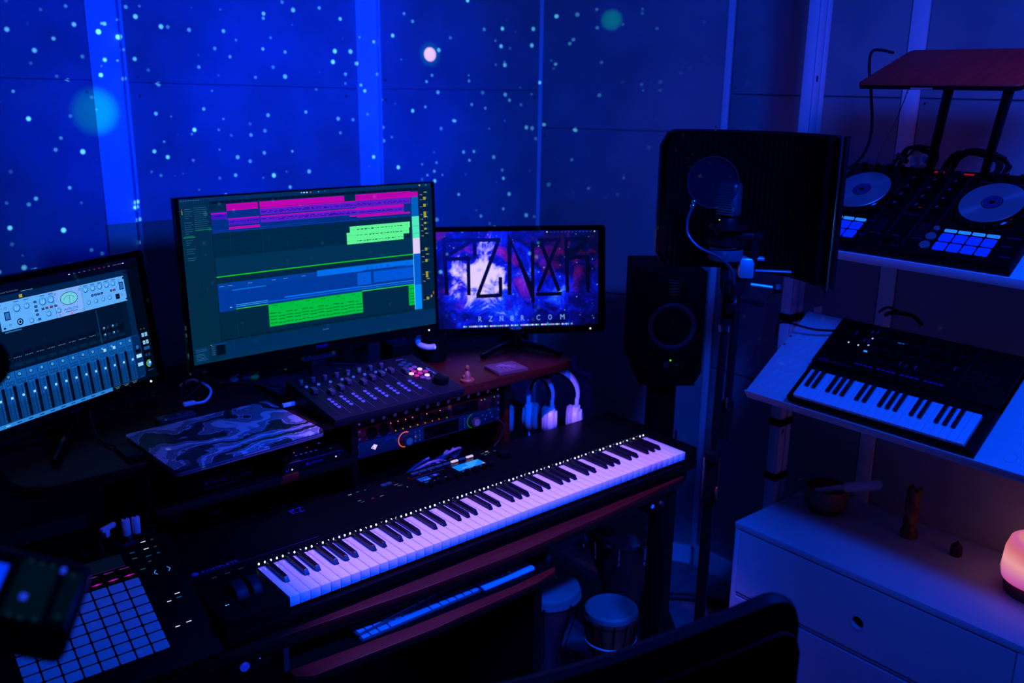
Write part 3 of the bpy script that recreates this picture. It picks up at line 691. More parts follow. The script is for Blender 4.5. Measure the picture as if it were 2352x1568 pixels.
# the silver channel strip unit
U0, U1, V0, V1 = -.135, .200, .0555, .116
SV = srgb(92, 172, 250)
I.rect(U0, V0, U1-U0, V1-V0, SV); I.rect(.0015, V0, .074, V1-V0, srgb(120, 175, 250)); I.rect(.0012, V0, .0006, V1-V0, srgb(0, 60, 120)); I.rect(.0755, V0, .0006, V1-V0, srgb(0, 60, 120))
DK = srgb(0, 20, 70)
def dial(x, y, r):
    for q_ in range(11):
        a_ = R(-50+q_*28); I.line(x+r*1.15*math.cos(a_), y+r*1.15*math.sin(a_), x+r*1.4*math.cos(a_), y+r*1.4*math.sin(a_), .0005, srgb(0, 50, 130))
    I.disc(x, y, r, srgb(10, 80, 170), 18); I.disc(x-.0004, y+.0006, r*.86, srgb(80, 165, 240), 18); I.disc(x, y, r*.55, srgb(110, 190, 255), 14); I.line(x, y, x, y+r*.8, .0007, DK)
for x, y, r in ((-.091, .098, .0085), (-.067, .098, .0065), (-.062, .0645, .0055), (-.027, .099, .0085), (-.006, .0995, .0085), (-.018, .070, .0062), (.008, .0715, .0062), (.087, .1035, .0072), (.107, .1035, .0072), (.127, .104, .0072), (.147, .104, .0072), (.166, .1035, .0062), (.089, .073, .0052), (.110, .0725, .0052), (.130, .073, .0052), (.149, .073, .0056)): dial(x, y, r)
for x, y, c in ((-.047, .102, 0), (-.047, .092, 0), (-.047, .083, 0), (-.047, .074, 0), (-.044, .063, 0), (-.031, .0835, 0), (-.021, .0835, 1), (-.009, .0835, 1), (.002, .0835, 0), (.102, .087, 0), (.111, .087, 0), (.120, .087, 0), (.129, .087, 0), (.157, .088, 0), (.166, .088, 1)):
    I.rect(x-.0036, y-.0024, .0072, .0048, DK if not c else srgb(70, 10, 60)); I.rect(x-.0022, y-.0008, .0044, .0016, srgb(60, 120, 200) if not c else srgb(240, 40, 70))
for x, y in ((U0+.004, .111), (U0+.006, .061), (.197, .111), (.197, .0605)): I.disc(x, y, .003, DK, 10, .0022)
for x, y in ((.0065, .109), (.070, .108), (.008, .0605), (.070, .0605), (.183, .108), (.185, .073), (-.118, .103), (-.115, .066)): I.disc(x, y, .0026, srgb(10, 70, 150), 10); I.disc(x, y, .0016, srgb(120, 200, 255), 8)
I.rect(-.124, .077, .013, .018, DK); I.rect(-.1222, .079, .0095, .014, srgb(40, 110, 190)); I.rect(.181, .085, .013, .018, DK); I.rect(.1828, .087, .0095, .014, srgb(40, 110, 190)); I.rect(.166, .065, .012, .012, srgb(0, 6, 20)); I.rect(.169, .070, .006, .0012, srgb(40, 80, 140))
I.disc(-.091, .068, .0075, srgb(0, 30, 80), 18); I.disc(-.091, .068, .0048, srgb(130, 200, 255), 14); I.disc(-.091, .068, .003, srgb(0, 10, 30), 10)
I.disc(.039, .0935, .0235, srgb(0, 50, 110), 28, .0145); I.disc(.039, .0935, .0222, srgb(110, 205, 225), 28, .0132); I.arc(.039, .082, .0175, .0182, 35, 145, srgb(0, 50, 60)); I.line(.039, .081, .041, .1, .0007, srgb(0, 30, 50))
I.text(.020, .0675, .0055, 'AVALON', srgb(0, 60, 190), .038); I.rect(.023, .0635, .032, .0012, srgb(10, 70, 180)); I.disc(.039, .0588, .0026, srgb(230, 30, 110), 10); I.disc(.039, .0588, .0012, srgb(255, 150, 200), 8)
for x in (-.091, -.067, -.027, -.006, .087, .107, .127, .147, .166): I.rect(x-.006, .1115, .012, .0014, srgb(10, 70, 160))
I.rect(U0+.004, .0505, .04, .003, srgb(40, 100, 160))
I.build('screen_picture', litM, lm, label='screen showing a blue mixer window')
MB().box2((-.035, -.20, -.085), (.035, -.06, -.034), .005).build('stand_neck', blackM, lm)
# feet on the deck, in the monitor's own axes
def foot_pts(m, P): 
    inv = m.matrix_world.inverted(); return [inv @ Vector((x, y, z+FL)) for x, y, z in P]
def tri_foot(m, cx, cy, arms):
    q = MB()
    for ax, ay in arms: q.tube(foot_pts(m, [(cx, cy, UT+.022), ((cx+ax)/2, (cy+ay)/2, UT+.016), (ax, ay, UT+.0085)]), .0085, 8)
    q.build('stand_foot', bezelM, m)
    MB().tube(foot_pts(m, [(cx, cy, UT+.01), (cx, cy, UT+.06)]), .020, 14).build('stand_stem', bezelM, m)
tri_foot(lm, -.20, .66, ((-.30, .45), (-.385, .60), (.0, .70), (-.1, .8)))
I = Ink(fn=None)

# --- right monitor with the nebula picture
rm, fnr = acer((1.107, .601, .406), R(-30.2), R(8.2), 'flat monitor at the right showing a nebula behind angular letters', (-.255, -.1445, .2545, .153))
nm = bpy.data.materials.new('nebula_screen'); nm.use_nodes = True; t = NT(nm.node_tree); b = t.n['Principled BSDF']
b.inputs['Base Color'].default_value = (.004, .004, .004, 1); b.inputs['Roughness'].default_value = .3
tc = t.new('ShaderNodeTexCoord'); co_ = tc.outputs['Object']
def noise(scale, detail, loc=(0, 0, 0), dist=0., rough=.6):
    mp = t.new('ShaderNodeMapping'); mp.inputs['Location'].default_value = loc; t.link(co_, mp.inputs[0])
    n = t.new('ShaderNodeTexNoise'); n.inputs['Scale'].default_value = scale; n.inputs['Detail'].default_value = detail; n.inputs['Distortion'].default_value = dist; n.inputs['Roughness'].default_value = rough
    t.link(mp.outputs[0], n.inputs['Vector']); return n.outputs[0]
def blob(cx, cy, rx, ry):
    mp = t.new('ShaderNodeMapping'); mp.inputs['Location'].default_value = (-cx/rx, -cy/ry, 0); mp.inputs['Scale'].default_value = (1/rx, 1/ry, 0); t.link(co_, mp.inputs[0])
    ln = t.new('ShaderNodeVectorMath', operation='LENGTH'); t.link(mp.outputs[0], ln.inputs[0])
    return t.math('SUBTRACT', 1, ln.outputs['Value'], clamp=False)
n1, n2, n3 = noise(14, 8, (1, 2, 3), .6, .68), noise(9, 6, (5, 1, 9), .8), noise(26, 8, (3, 8, 1), .4, .7)
den = t.math('MAXIMUM', blob(-.09, -.01, .21, .20), t.math('MULTIPLY', blob(.13, -.04, .13, .10), .72))
den = t.math('MAXIMUM', den, -.25)
val = t.math('ADD', t.math('MULTIPLY', den, .50), t.math('MULTIPLY', t.math('SUBTRACT', n1, .32), 1.35))
base = t.ramp(val, [(.10, srgb(4, 3, 26)), (.32, srgb(5, 8, 110)), (.50, srgb(10, 25, 235)), (.66, srgb(20, 80, 255)), (.80, srgb(130, 170, 255))])
mx = t.new('ShaderNodeMix', data_type='RGBA'); t.link(base, mx.inputs['A']); mx.inputs['B'].default_value = (*srgb(170, 20, 140), 1)
pf = t.math('MULTIPLY', t.math('MULTIPLY', t.math('SUBTRACT', n2, .52), 5, clamp=True), t.math('MULTIPLY', t.math('MAXIMUM', blob(-.12, .06, .26, .16), t.math('MULTIPLY', blob(.18, .05, .12, .14), .35)), 1.5, clamp=True)); t.link(pf, mx.inputs['Factor'])
core = t.math('ADD', t.math('MULTIPLY', blob(-.105, .010, .095, .085), .75), t.math('MULTIPLY', t.math('SUBTRACT', n1, .45), 3.6))
mx2 = t.new('ShaderNodeMix', data_type='RGBA'); t.link(mx.outputs['Result'], mx2.inputs['A']); mx2.inputs['B'].default_value = (*srgb(228, 205, 255), 1); t.link(t.math('MULTIPLY', t.math('SUBTRACT', core, .25), 2.4, clamp=True), mx2.inputs['Factor'])
vo = t.new('ShaderNodeTexVoronoi'); vo.inputs['Scale'].default_value = 75; t.link(co_, vo.inputs['Vector'])
sep = t.new('ShaderNodeSeparateColor'); t.link(vo.outputs['Color'], sep.inputs[0])
sf = t.math('MULTIPLY', t.math('LESS_THAN', vo.outputs['Distance'], .14), t.math('GREATER_THAN', sep.outputs[0], .62))
mx3 = t.new('ShaderNodeMix', data_type='RGBA'); t.link(mx2.outputs['Result'], mx3.inputs['A']); mx3.inputs['B'].default_value = (*srgb(110, 170, 255), 1); t.link(t.math('MULTIPLY', sf, sep.outputs[1]), mx3.inputs['Factor'])
t.link(mx3.outputs['Result'], b.inputs['Emission Color']); b.inputs['Emission Strength'].default_value = 1
MB().box2((-.255, -.1445, -.0022), (.2545, .153, -.0017)).build('screen_picture', nm, rm, label='screen showing a blue and pink nebula')
I = Ink(lambda a, b_, z=0: (a, b_, -.0014+z)); K = srgb(2, 4, 30); T_ = .0115
def strokes(P, tt=T_):
    for a in P: I.line(*a, tt, K)
strokes(((-.231, .133, -.225, -.04), (-.236, .128, -.140, .128), (-.140, .128, -.222, .080), (-.225, .070, -.155, .072), (-.157, .074, -.157, -.042)))
strokes(((-.137, .132, -.136, .075), (-.140, .127, -.056, .127), (-.060, .130, -.130, -.044), (-.134, -.046, -.056, -.044), (-.058, -.048, -.058, .012)))
I.poly([(-.034, .148), (-.020, .105), (-.022, .10), (-.024, -.044), (-.036, -.044)], K); I.poly([(-.034, .148), (-.022, .108), (.046, -.02), (.047, -.10), (.038, -.055)], K); strokes(((.044, .120, .044, -.07),))
strokes(((.061, .124, .134, .124), (.128, .126, .060, -.036), (.067, .126, .128, -.036), (.053, -.044, .136, -.044)))
strokes(((.151, .130, .155, -.040), (.146, .126, .226, .126), (.226, .126, .160, .080), (.155, .068, .222, .070), (.220, .072, .221, -.042)))
LT = srgb(120, 165, 250)
for k, ch in enumerate('RZN8R.COM'): I.text(-.130+k*.0335 if k < 5 else (.026 if ch == '.' else .054+(k-6)*.038), -.125, .0165, ch, LT, .003 if ch == '.' else (.015 if ch == 'M' else .012))
dc = ((180, 220, 255), (60, 160, 255), (230, 150, 220), (240, 240, 255), (150, 190, 230), (20, 60, 160), (110, 190, 255), (70, 200, 40), (240, 250, 255))
for k in range(58): I.rect(-.176+k*.006, -.1415, .0045, .0042, srgb(*dc[(k*7+k//3) % 9]))
I.disc(.090, .149, .002, srgb(220, 235, 255), 8); I.disc(.242, .149, .002, srgb(220, 235, 255), 8)
for k in range(12): I.rect(.1+k*.0115, .1482, .005, .0012, srgb(50, 80, 150))
I.build('screen_lettering', litM, rm, label='dark angular letters and small white web address')
MB().box2((-.035, -.20, -.085), (.035, -.06, -.034), .005).build('stand_neck', blackM, rm)
tri_foot(rm, 1.06, .56, ((.895, .515), (1.10, .395), (1.10, .68)))

# ------------------------------------------------------------------ things on the raised deck
lp = thing('laptop', 'closed laptop with a blue and black marbled skin, overhanging the deck edge', 'laptop', (-.126, .224, UT), .055)
w_, d_ = .352, .270
MB().prism(rrect(w_, d_, .012, 5, w_/2, d_/2), .004, .014, bev=.003).build('base', mat('laptop_base', (.12, .12, .14), .35, .6), lp)
lidm = bpy.data.materials.new('marble_skin'); lidm.use_nodes = True; t = NT(lidm.node_tree); b = t.n['Principled BSDF']; b.inputs['Roughness'].default_value = .45
tc = t.new('ShaderNodeTexCoord'); co_ = tc.outputs['Object']
na = t.new('ShaderNodeTexNoise'); na.inputs['Scale'].default_value = 4.2; na.inputs['Detail'].default_value = 2.5; t.link(co_, na.inputs['Vector'])
vm = t.new('ShaderNodeVectorMath', operation='MULTIPLY_ADD'); t.link(na.outputs['Color'], vm.inputs[0]); vm.inputs[1].default_value = (.42, .42, .1); t.link(co_, vm.inputs[2])
wv = t.new('ShaderNodeTexWave', wave_type='RINGS', rings_direction='Z'); wv.inputs['Scale'].default_value = 2.6; wv.inputs['Distortion'].default_value = 7.5; wv.inputs['Detail'].default_value = 5; wv.inputs['Detail Scale'].default_value = 1.6; wv.inputs['Detail Roughness'].default_value = .62
mp = t.new('ShaderNodeMapping'); mp.inputs['Location'].default_value = (-.37, -.27, 0); mp.inputs['Scale'].default_value = (.8, 1.5, 1); t.link(vm.outputs[0], mp.inputs[0]); t.link(mp.outputs[0], wv.inputs['Vector'])
t.link(t.ramp(wv.outputs['Fac'], [(.04, (.01, .01, .012)), (.16, (.02, .02, .022)), (.24, (.16, .16, .17)), (.30, (.62, .62, .62)), (.36, (.14, .14, .15)), (.66, (.20, .20, .21)), (.80, (.12, .12, .13)), (.92, (.5, .5, .5))]), b.inputs['Base Color'])
MB().prism(rrect(w_, d_, .012, 5, w_/2, d_/2), .015, .020, bev=.0015).build('lid', lidm, lp)
MB().box2((w_*.42, -.0012, .012), (w_*.60, .004, .0165), .0004).build('opening_notch', alloyM, lp)
hub = thing('usb_hub', 'small black box plugged into the left side of the marbled laptop', 'adapter', (-.155, .415, UT))
MB().box2((-.02, -.045, 0), (.022, .045, .014), .003).build('case', blackM, hub); MB().tube([(-.01, .04, .008), (-.03, .12, .01), (-.02, .2, .05)], .003).build('lead', rubberM, hub)
plg = thing('cable_plug', 'bright violet-lit white plug in the right side of the marbled laptop', 'plug', (.262, .475, UT))
MB().box2((-.028, -.006, .006), (.012, .006, .016), .003).build('plug_body', whiteM, plg); MB().tube([(.012, 0, .011), (.04, .03, .01), (.02, .12, .02), (-.09, .21, .03), (-.15, .26, .02)], .0028).build('lead', rubberM, plg)
ad = thing('video_adapter', 'grey adapter block with white lead under the left monitor', 'adapter', (.0, .56, UT))
MB().box2((-.045, -.018, 0), (.045, .018, .016), .004).build('case', darkM, ad)
MB().box2((.03, .02, .022), (.06, .034, .032), .003).tube([(.045, .027, .027), (.09, .04, .02), (.125, .09, .03), (.10, .13, .05), (.06, .12, .045)], .0035).build('white_lead', whiteM, ad)
MB().tube([(.02, .02, .006), (.06, .10, .05), (.09, .12, .075), (.10, .09, .05), (.05, .06, .03)], .003).build('black_lead', rubberM, ad)
tie = thing('cable_ties', 'knot of red, yellow and green ties on a cable behind the marbled laptop', 'cable ties', (.235, .66, UT))
MB().tube([(-.16, .03, .02), (-.08, .05, .03), (0, .02, .024), (.06, -.05, .012)], .004).build('cable', rubberM, tie)
for p, c, n_ in (((0, .02, .032), (.7, .01, .03), 'red_tie'), ((.02, .015, .03), (.55, .35, .02), 'yellow_tie'), ((-.03, .03, .030), (.02, .3, .2), 'green_tie')):
    MB().sph(p, .010, (1.4, .8, .8), 8).tube([(p[0], p[1], p[2]+.004), (p[0]+.012, p[1]-.004, p[2]+.014)], .0025, 6).build(n_, mat(n_, c, .6), tie)

# fader controller
fc = thing('fader_controller', 'dark eight-channel fader controller with pink-lit buttons at its right end', 'controller', (.268, .276, UT), .0, slope=R(8))
fz = .025
wedge = [(0, 0, 0), (.382, 0, 0), (.382, .245, 0), (0, .245, 0)]
def wfn(bm):
    P = [(0, .004, .004), (.382, .004, .004), (.382, .245, -.03), (0, .245, -.03), (0, 0, fz), (.382, 0, fz), (.382, .25, fz), (0, .25, fz)]
    v = [bm.verts.new(p) for p in P]
    for f in ((0, 3, 2, 1), (4, 5, 6, 7), (0, 1, 5, 4), (1, 2, 6, 5), (2, 3, 7, 6), (3, 0, 4, 7)): bm.faces.new([v[k] for k in f])
    bmesh.ops.bevel(bm, geom=bm.edges[:], offset=.002, segments=2, profile=.5, affect='EDGES')
MB().add(wfn).build('housing', mat('fader_body', (.004, .006, .010), .5, spec=.12), fc)
I = Ink(); LN = 0
slot = srgb(0, 0, 0); DB = .0335
for k in range(8):
    x = .026+k*DB
    I.rect(x-.0012, .025, .0024, .120, (0, 0, 0)); I.rect(x+.0245, .015, .0007, .165, srgb(60, 70, 110)) if k < 8 else None
I.rect(.026+8*DB-.0012, .07, .0024, .10, (0, 0, 0))
I.text(.368, .070, .009, 'Platform M+', srgb(150, 150, 175), .085, PI/2); I.text(.318, .228, .006, 'ICON', srgb(130, 130, 160), .022)
I.build('panel_print', inkM, fc, (0, 0, fz+.0002))
bt = MB().cyl((0, 0, .0015), .0052, .003, n=14, bev=.0006).build('round_button', glow('fader_btn', srgb(0, 36, 125), .55), fc, (.04, .1, fz))
MATS['fader_btn'].node_tree.nodes['Principled BSDF'].inputs['Base Color'].default_value = (.10, .12, .2, 1)
first = True
for k in range(8):
    x = .040+k*DB
    for q_ in range(4):
        if k or q_: inst(bt, fc, (x, .1-q_*.0155, fz))
ds = MB().cyl((0, 0, .0015), .004, .003, n=12).build('small_button', glow('fader_dot', srgb(50, 90, 240), .8), fc, (.026, .188, fz))
for k in range(8):
    x = .026+k*DB
    if k: inst(ds, fc, (x, .188, fz))
    MB().cyl((0, 0, .007), .0058, .014, n=14, bev=.0008).build('knob', mat('knob_blue', (.03, .04, .07), .5), fc, (x-.006, .206, fz)) if k == 0 else inst([o for o in fc.children if o.name.startswith('knob')][0], fc, (x-.006, .206, fz))
cap0 = None
for k, fy in enumerate((.150, .125, .138, .160, .140, .152, .162, .168, .150)):
    x = .026+k*DB
    if cap0 is None: cap0 = MB().box((0, 0, .008), (.013, .022, .012), bev=.002).box((0, 0, .003), (.004, .006, .008)).build('fader_cap', mat('cap_grey', (.03, .035, .05), .4), fc, (x, fy, fz))
    else: inst(cap0, fc, (x, fy, fz))
hexm = {'p': glow('btn_pink', srgb(210, 20, 170), 1), 'w': glow('btn_white', srgb(245, 205, 235), 1.2), 'b': glow('btn_dim', srgb(10, 40, 160), .7), 'v': glow('btn_violet', srgb(110, 60, 220), .8), 'm': glow('btn_mauve', srgb(170, 50, 200), .8)}
rows = [(.205, 'bb'), (.192, 'bb'), (.166, 'vv'), (.148, 'w', ), ]
for x, y, c in ((.312, .205, 'b'), (.327, .213, 'b'), (.320, .190, 'b'), (.336, .197, 'b'), (.321, .170, 'v'), (.337, .176, 'v'), (.305, .143, 'w'), (.319, .152, 'p'), (.342, .158, 'w'), (.311, .127, 'p'), (.329, .137, 'p'), (.348, .140, 'm'), (.320, .112, 'v'), (.338, .118, 'w'), (.329, .100, 'v')):
    MB().cyl((0, 0, .0015), .0072, .003, (0, 0, R(30)), 6 if y < .18 else 14, bev=.0008).build('transport_button', hexm[c], fc, (x, y-.006, fz))
MB().cyl((0, 0, .009), .021, .018, n=32, bev=.002).build('jog_wheel', blackM, fc, (.345, .060, fz))
I = Ink(); I.rect(.297, .160, .007, .003, srgb(220, 20, 60)); I.build('record_light', litM, fc, (0, 0, fz+.001))

bx = thing('speaker_box', 'small black box with a pale logo behind the fader controller', 'box', (.70, .655, UT), -.15)
MB().box2((-.045, -.045, 0), (.045, .045, .062), .004).build('case', blackM, bx)
I = Ink(); c = srgb(20, 40, 200)
for a in ((-.018, -.012, .012, -.012), (.012, -.012, .018, .012), (.018, .012, -.012, .012), (-.012, .012, -.018, -.012)): I.line(*a, .003, c)
I.disc(0, 0, .004, srgb(10, 20, 90)); I.build('logo', inkM, bx, (0, 0, .0625), (0, 0, .5))
mg = thing('mug', 'black round mug with a wide curved handle catching blue light', 'mug', (.78, .60, UT))
MB().lathe([(0, 0), (.036, 0), (.038, .004), (.038, .080), (.0355, .080), (.0345, .006), (0, .006)]).build('cup', blackM, mg)
MB().lathe([(0, .052), (.0345, .052)]).build('drink', bezelM, mg)
MB().tube([(-.034, .018, .072), (-.052, .004, .068), (-.060, -.016, .060), (-.045, -.034, .054), (-.022, -.036, .052)], .0085, 10).build('handle', mat('handle_white', (.7, .7, .72), .4), mg)
fg = thing('figurine', 'tiny dark seated figurine on a round base at the deck edge', 'figurine', (.735, .378, UT))
MB().lathe([(0, 0), (.019, 0), (.020, .005), (.015, .009), (0, .009)]).build('base', brownM, fg)
MB().lathe([(0, .008), (.013, .009), (.011, .018), (.007, .026), (.0035, .030), (.0055, .034), (.0065, .039), (.004, .045), (0, .047)], n=14).sph((.010, .004, .014), .006).sph((-.010, .002, .014), .006).build('figure', brownM, fg)
tl = thing('carved_tile', 'dark square tile with a carved relief in front of the right monitor', 'tile', (.885, .392, UT), -.12)
MB().box2((-.048, -.040, 0), (.048, .042, .010), .0015).build('slab', mat('tile_wood', (.12, .05, .07), .6, bump=(120, 1)), tl)
q = MB()
for k in range(9):
    a = k*2*PI/9; q.tube([(0, 0, .011), (.014*math.cos(a), .012*math.sin(a), .012), (.030*math.cos(a+.5), .026*math.sin(a+.5), .0105)], .0016, 6)
q.build('relief', mat('tile_relief', (.16, .10, .14), .6), tl)
cw = thing('picture_card', 'small blue card leaning behind the curved monitor', 'card', (.69, .86, UT), .2)
MB().box2((-.03, -.002, 0), (.03, .002, .12)).build('card', mat('card_blue', (.15, .15, .5), .5), cw)
cb = MB().tube([(.30, .74, UT+.006), (.44, .72, UT+.02), (.56, .66, UT+.012), (.62, .60, UT+.006), (.66, .70, UT+.006)], .0035).build('deck_cable', rubberM)
tag(drop(cb), 'thin black cable lying between the curved monitor foot and the fader controller', 'cable')

# ------------------------------------------------------------------ gear in and on the shelves
sat = thing('satellite_box', 'flat black audio accelerator box on the middle shelf under the marbled laptop', 'audio box', (-.068, .385, SH))
MB().box2((0, 0, .002), (.178, .15, .044), .003).build('case', blackM, sat)
I = Ink(lambda u, v, w: (u, -.0003-w, v)); c = srgb(25, 50, 200)
I.poly([(.058, .023), (.063, .028), (.068, .023), (.063, .018)], c); I.text(.071, .0205, .0055, 'UNIVERSAL AUDIO', c, .038); I.rect(.122, .022, .006, .001, c); I.text(.145, .021, .0035, 'uad-2 Satellite', c, .026); I.rect(.055, .010, .088, .0014, srgb(12, 25, 110))
I.build('front_print', inkM, sat)
ap = thing('audio_interface', 'black desktop audio interface with a big knob and green light ring on the middle shelf', 'audio interface', (.177, .368, SH))
def apf(bm):
    P = [(0, 0), (.150, 0), (.150, .062), (.05, .048), (0, .026)]
    A = [bm.verts.new((0, y, z)) for y, z in P]; B = [bm.verts.new((.162, y, z)) for y, z in P]
    bm.faces.new(A); bm.faces.new(B[::-1])
    for i in range(5): bm.faces.new((A[i], B[i], B[(i+1) % 5], A[(i+1) % 5]))
    bmesh.ops.recalc_face_normals(bm, faces=bm.faces); bmesh.ops.bevel(bm, geom=bm.edges[:], offset=.0015, segments=2, profile=.5, affect='EDGES')
MB().add(apf).build('case', blackM, ap)
a_ = math.atan2(.014, .1); MB().cyl((0, 0, .009), .024, .018, n=36, bev=.002).build('volume_knob', blackM, ap, (.081, .10, .055), (a_, 0, 0))
I = Ink(lambda u, v, w: (u, -.0003-w, v)); c = srgb(20, 35, 150)
I.rect(.001, .0245, .160, .0008, c); I.poly([(.058, .0125), (.063, .017), (.068, .0125), (.063, .008)], c); I.text(.069, .0105, .0048, 'UNIVERSAL AUDIO', c, .036); I.arc(.150, .0145, .0022, .003, -30, 210, c)
I.disc(.008, .008, .0022, c)
I.build('front_print', inkM, ap)
I = Ink()
for k in range(9):
    a = R(150+k*14); I.disc(.081+.033*math.cos(a), .10+.033*math.sin(a)-0, .0016, srgb(60, 200, 20), 6)
I.build('level_ring', litM, ap, (0, .0, .0475), (0, 0, 0)).rotation_euler = (a_, 0, 0)
ap.children[-1].location = (0, 0, .0415)
I = Ink(); b_ = math.atan2(.022, .05)
for k in range(6): I.rect(.026+k*.0135, .018, .006, .002, srgb(40, 60, 230))
for x, y, c in ((.012, .024, (40, 60, 230)), (.038, .028, (220, 90, 30)), (.03, .0245, (10, 60, 20)), (.078, .034, (120, 40, 20)), (.112, .038, (40, 60, 230)), (.131, .012, (10, 70, 20))): I.rect(x, y, .006, .002, srgb(*c))
I.rect(.105, .09, .012, .002, srgb(70, 80, 240))
o = I.build('button_lights', litM, ap, (0, 0, .0265)); o.rotation_euler = (b_, 0, 0)
I = Ink(lambda u, v, w: (u, -.0004-w, v)); I.disc(.022, .0085, .0022, srgb(225, 200, 255)); I.disc(.141, .012, .0022, srgb(225, 200, 255)); I.build('jack_lights', litM, ap)

def rack(name, label, x0, x1, z0, z1, m, depth=.22, y=.402):
    r = thing(name, label, 'rack unit', (x0, y, z0)); w, h_ = x1-x0, z1-z0
    MB().box2((.022, .006, .001), (w-.022, depth, h_-.001), .001).build('chassis', blackM, r)
    MB().box2((0, 0, 0), (w, .006, h_), .001).build('front_panel', m, r)
    for x in (.008, w-.008):
        for z in (.009, h_-.009): MB().cyl((x, -.001, z), .0032, .002, (PI/2, 0, 0), 10).build('screw', alloyM, r)
    return r, (lambda u, v, ww=0: (u, -.0006-ww, v)), w, h_
pb, fnk, w, h_ = rack('patch_bay', 'black patch bay with rows of plugs, topmost in the rack', .398, .870, .145, .183, blackM)
for k in range(12):
    x = .045+k*.0345
    MB().cyl((x, -.003, .012), .0055, .006, (PI/2, 0, 0), 14).cyl((x+.012, -.003, .026), .0055, .006, (PI/2, 0, 0), 14).build('jack_socket', mat('socket', (.16, .16, .18), .3, .8), pb)
MB().tube([(.17, -.004, .010), (.17, -.03, .008), (.172, -.045, -.002)], .003).build('plug', darkM, pb)
rd, fnk, w, h_ = rack('red_preamp', 'red eight-channel preamp with rows of tiny lights, second in the rack', .398, .872, .104, .1425, redM)
for x in (.045, .082): MB().cyl((x, -.002, .019), .0155, .008, (PI/2, 0, 0), 24, bev=.001).build('input_socket', blackM, rd)
for k in range(8):
    x = .118+k*.0235; MB().cyl((x, -.007, .020), .0085, .014, (PI/2, 0, 0), 18, bev=.001).build('gain_knob', blackM, rd)
MB().box2((.303, -.001, .005), (.393, 0, .034)).build('meter_window', bezelM, rd)
I = Ink(fnk)
for k, x in enumerate((.103, .126, .150, .172, .218, .262)): I.disc(x, .031, .0015, srgb(255, 190, 200), 8)
for k, x in enumerate((.118, .141, .164, .188, .212, .236, .258)): I.disc(x, .0065, .0015, srgb(220, 210-k*12, 40), 8)
I.disc(.092, .006, .0016, srgb(255, 200, 210), 8); I.disc(.285, .005, .0016, srgb(60, 220, 20), 8)
for x, z, c in ((.405, .030, (255, 120, 190)), (.417, .030, (40, 210, 30)), (.452, .030, (40, 210, 30)), (.388, .029, (240, 90, 30))): I.disc(x, z, .0016, srgb(*c), 8)
I.build('lights', litM, rd)
I = Ink(fnk); I.text(.026, .0012, .0042, 'Focusrite', srgb(70, 40, 130), .028); I.text(.060, .0012, .0042, 'Clarett OctoPre', srgb(40, 60, 200), .044); I.rect(.443, .006, .012, .022, (.01, .0, .0)); I.build('front_print', inkM, rd)
ua, fnk, w, h_ = rack('rack_interface', 'dark rack audio interface with a lit diamond badge and orange ring, third in the rack', .392, .872, .058, .1015, mat('ua_grey', (.045, .05, .065), .4, .4))
for x, c in ((.153, 0), (.381, 1)):
    MB().cyl((x, -.009, .021), .0155, .018, (PI/2, 0, 0), 30, bev=.002).build('level_knob', alloyM if 0 else darkM, ua)
    MB().cyl((x+.002, -.0185, .020), .010, .001, (PI/2, 0, 0), 24).build('knob_face', alloyM, ua)
I = Ink(fnk)
I.poly([(.047, .022), (.057, .031), (.067, .026), (.060, .015)], srgb(230, 205, 255)); I.arc(.153, .021, .0195, .0222, 60, 270, srgb(235, 90, 60)); I.arc(.381, .021, .0185, .0212, 100, 260, srgb(20, 90, 15))
for q_ in range(5):
    for x in (.186, .200): I.disc(x, .034-q_*.0065, .0013 if q_ % 2 else .0022, srgb(10, 50, 190), 8)
    I.disc(.352, .034-q_*.0065, .0016, srgb(20, 60, 220), 8)
I.disc(.186, .021, .0018, srgb(240, 60, 160), 8)
for x, z, c in ((.222, .034, (120, 190, 255)), (.236, .037, (40, 120, 255)), (.300, .034, (190, 210, 255)), (.314, .030, (90, 140, 255)), (.300, .026, (150, 190, 255)), (.300, .010, (130, 170, 255)), (.222, .020, (190, 60, 20))): I.rect(x-.003, z-.001, .006, .0026, srgb(*c))
I.rect(.218, .004, .118, .0008, srgb(10, 30, 120))
for x, z in ((.415, .030), (.43, .026), (.444, .031), (.425, .016), (.45, .018)): I.disc(x, z, .0024, srgb(20, 50, 190), 8)
I.build('lights', litM, ua)
I = Ink(fnk); I.text(.092, .0335, .0045, 'apollo', srgb(20, 50, 190), .018); I.text(.114, .0335, .0045, 'x8', srgb(20, 50, 190), .008); I.poly([(.051, .021), (.055, .021), (.053, .025)], srgb(10, 20, 60)); I.build('front_print', inkM, ua)
MB().box2((.214, -.001, .004), (.330, 0, .040)).build('meter_window', bezelM, ua)
q = MB()
rr = random.Random(5)
for k in range(7):
    x = .50+k*.018; q.tube([(x, .41+.01*k, DT+.008), (x+.02+rr.random()*.05, .38, DT+.035+rr.random()*.04), (x+.09, .375-rr.random()*.02, DT+.05+rr.random()*.045), (x+.15-rr.random()*.08, .40, DT+.02+rr.random()*.04), (x+.05, .44, DT+.01)], .0038, 8)
cp = q.build('cable_tangle', mat('blue_grey_cable', (.10, .10, .16), .5)); cp['kind'] = 'stuff'; tag(drop(cp), 'tangle of pale cables lying behind the long piano keyboard under the rack', 'cables')
lc = MB().tube([(.845, .39, .075), (.862, .37, .05), (.83, .372, -.0), (.76, .375, -.035), (.72, .39, -.06)], .0024).build('patch_lead', rubberM); tag(drop(lc), 'thin lead hanging from the right end of the rack interface', 'cable')

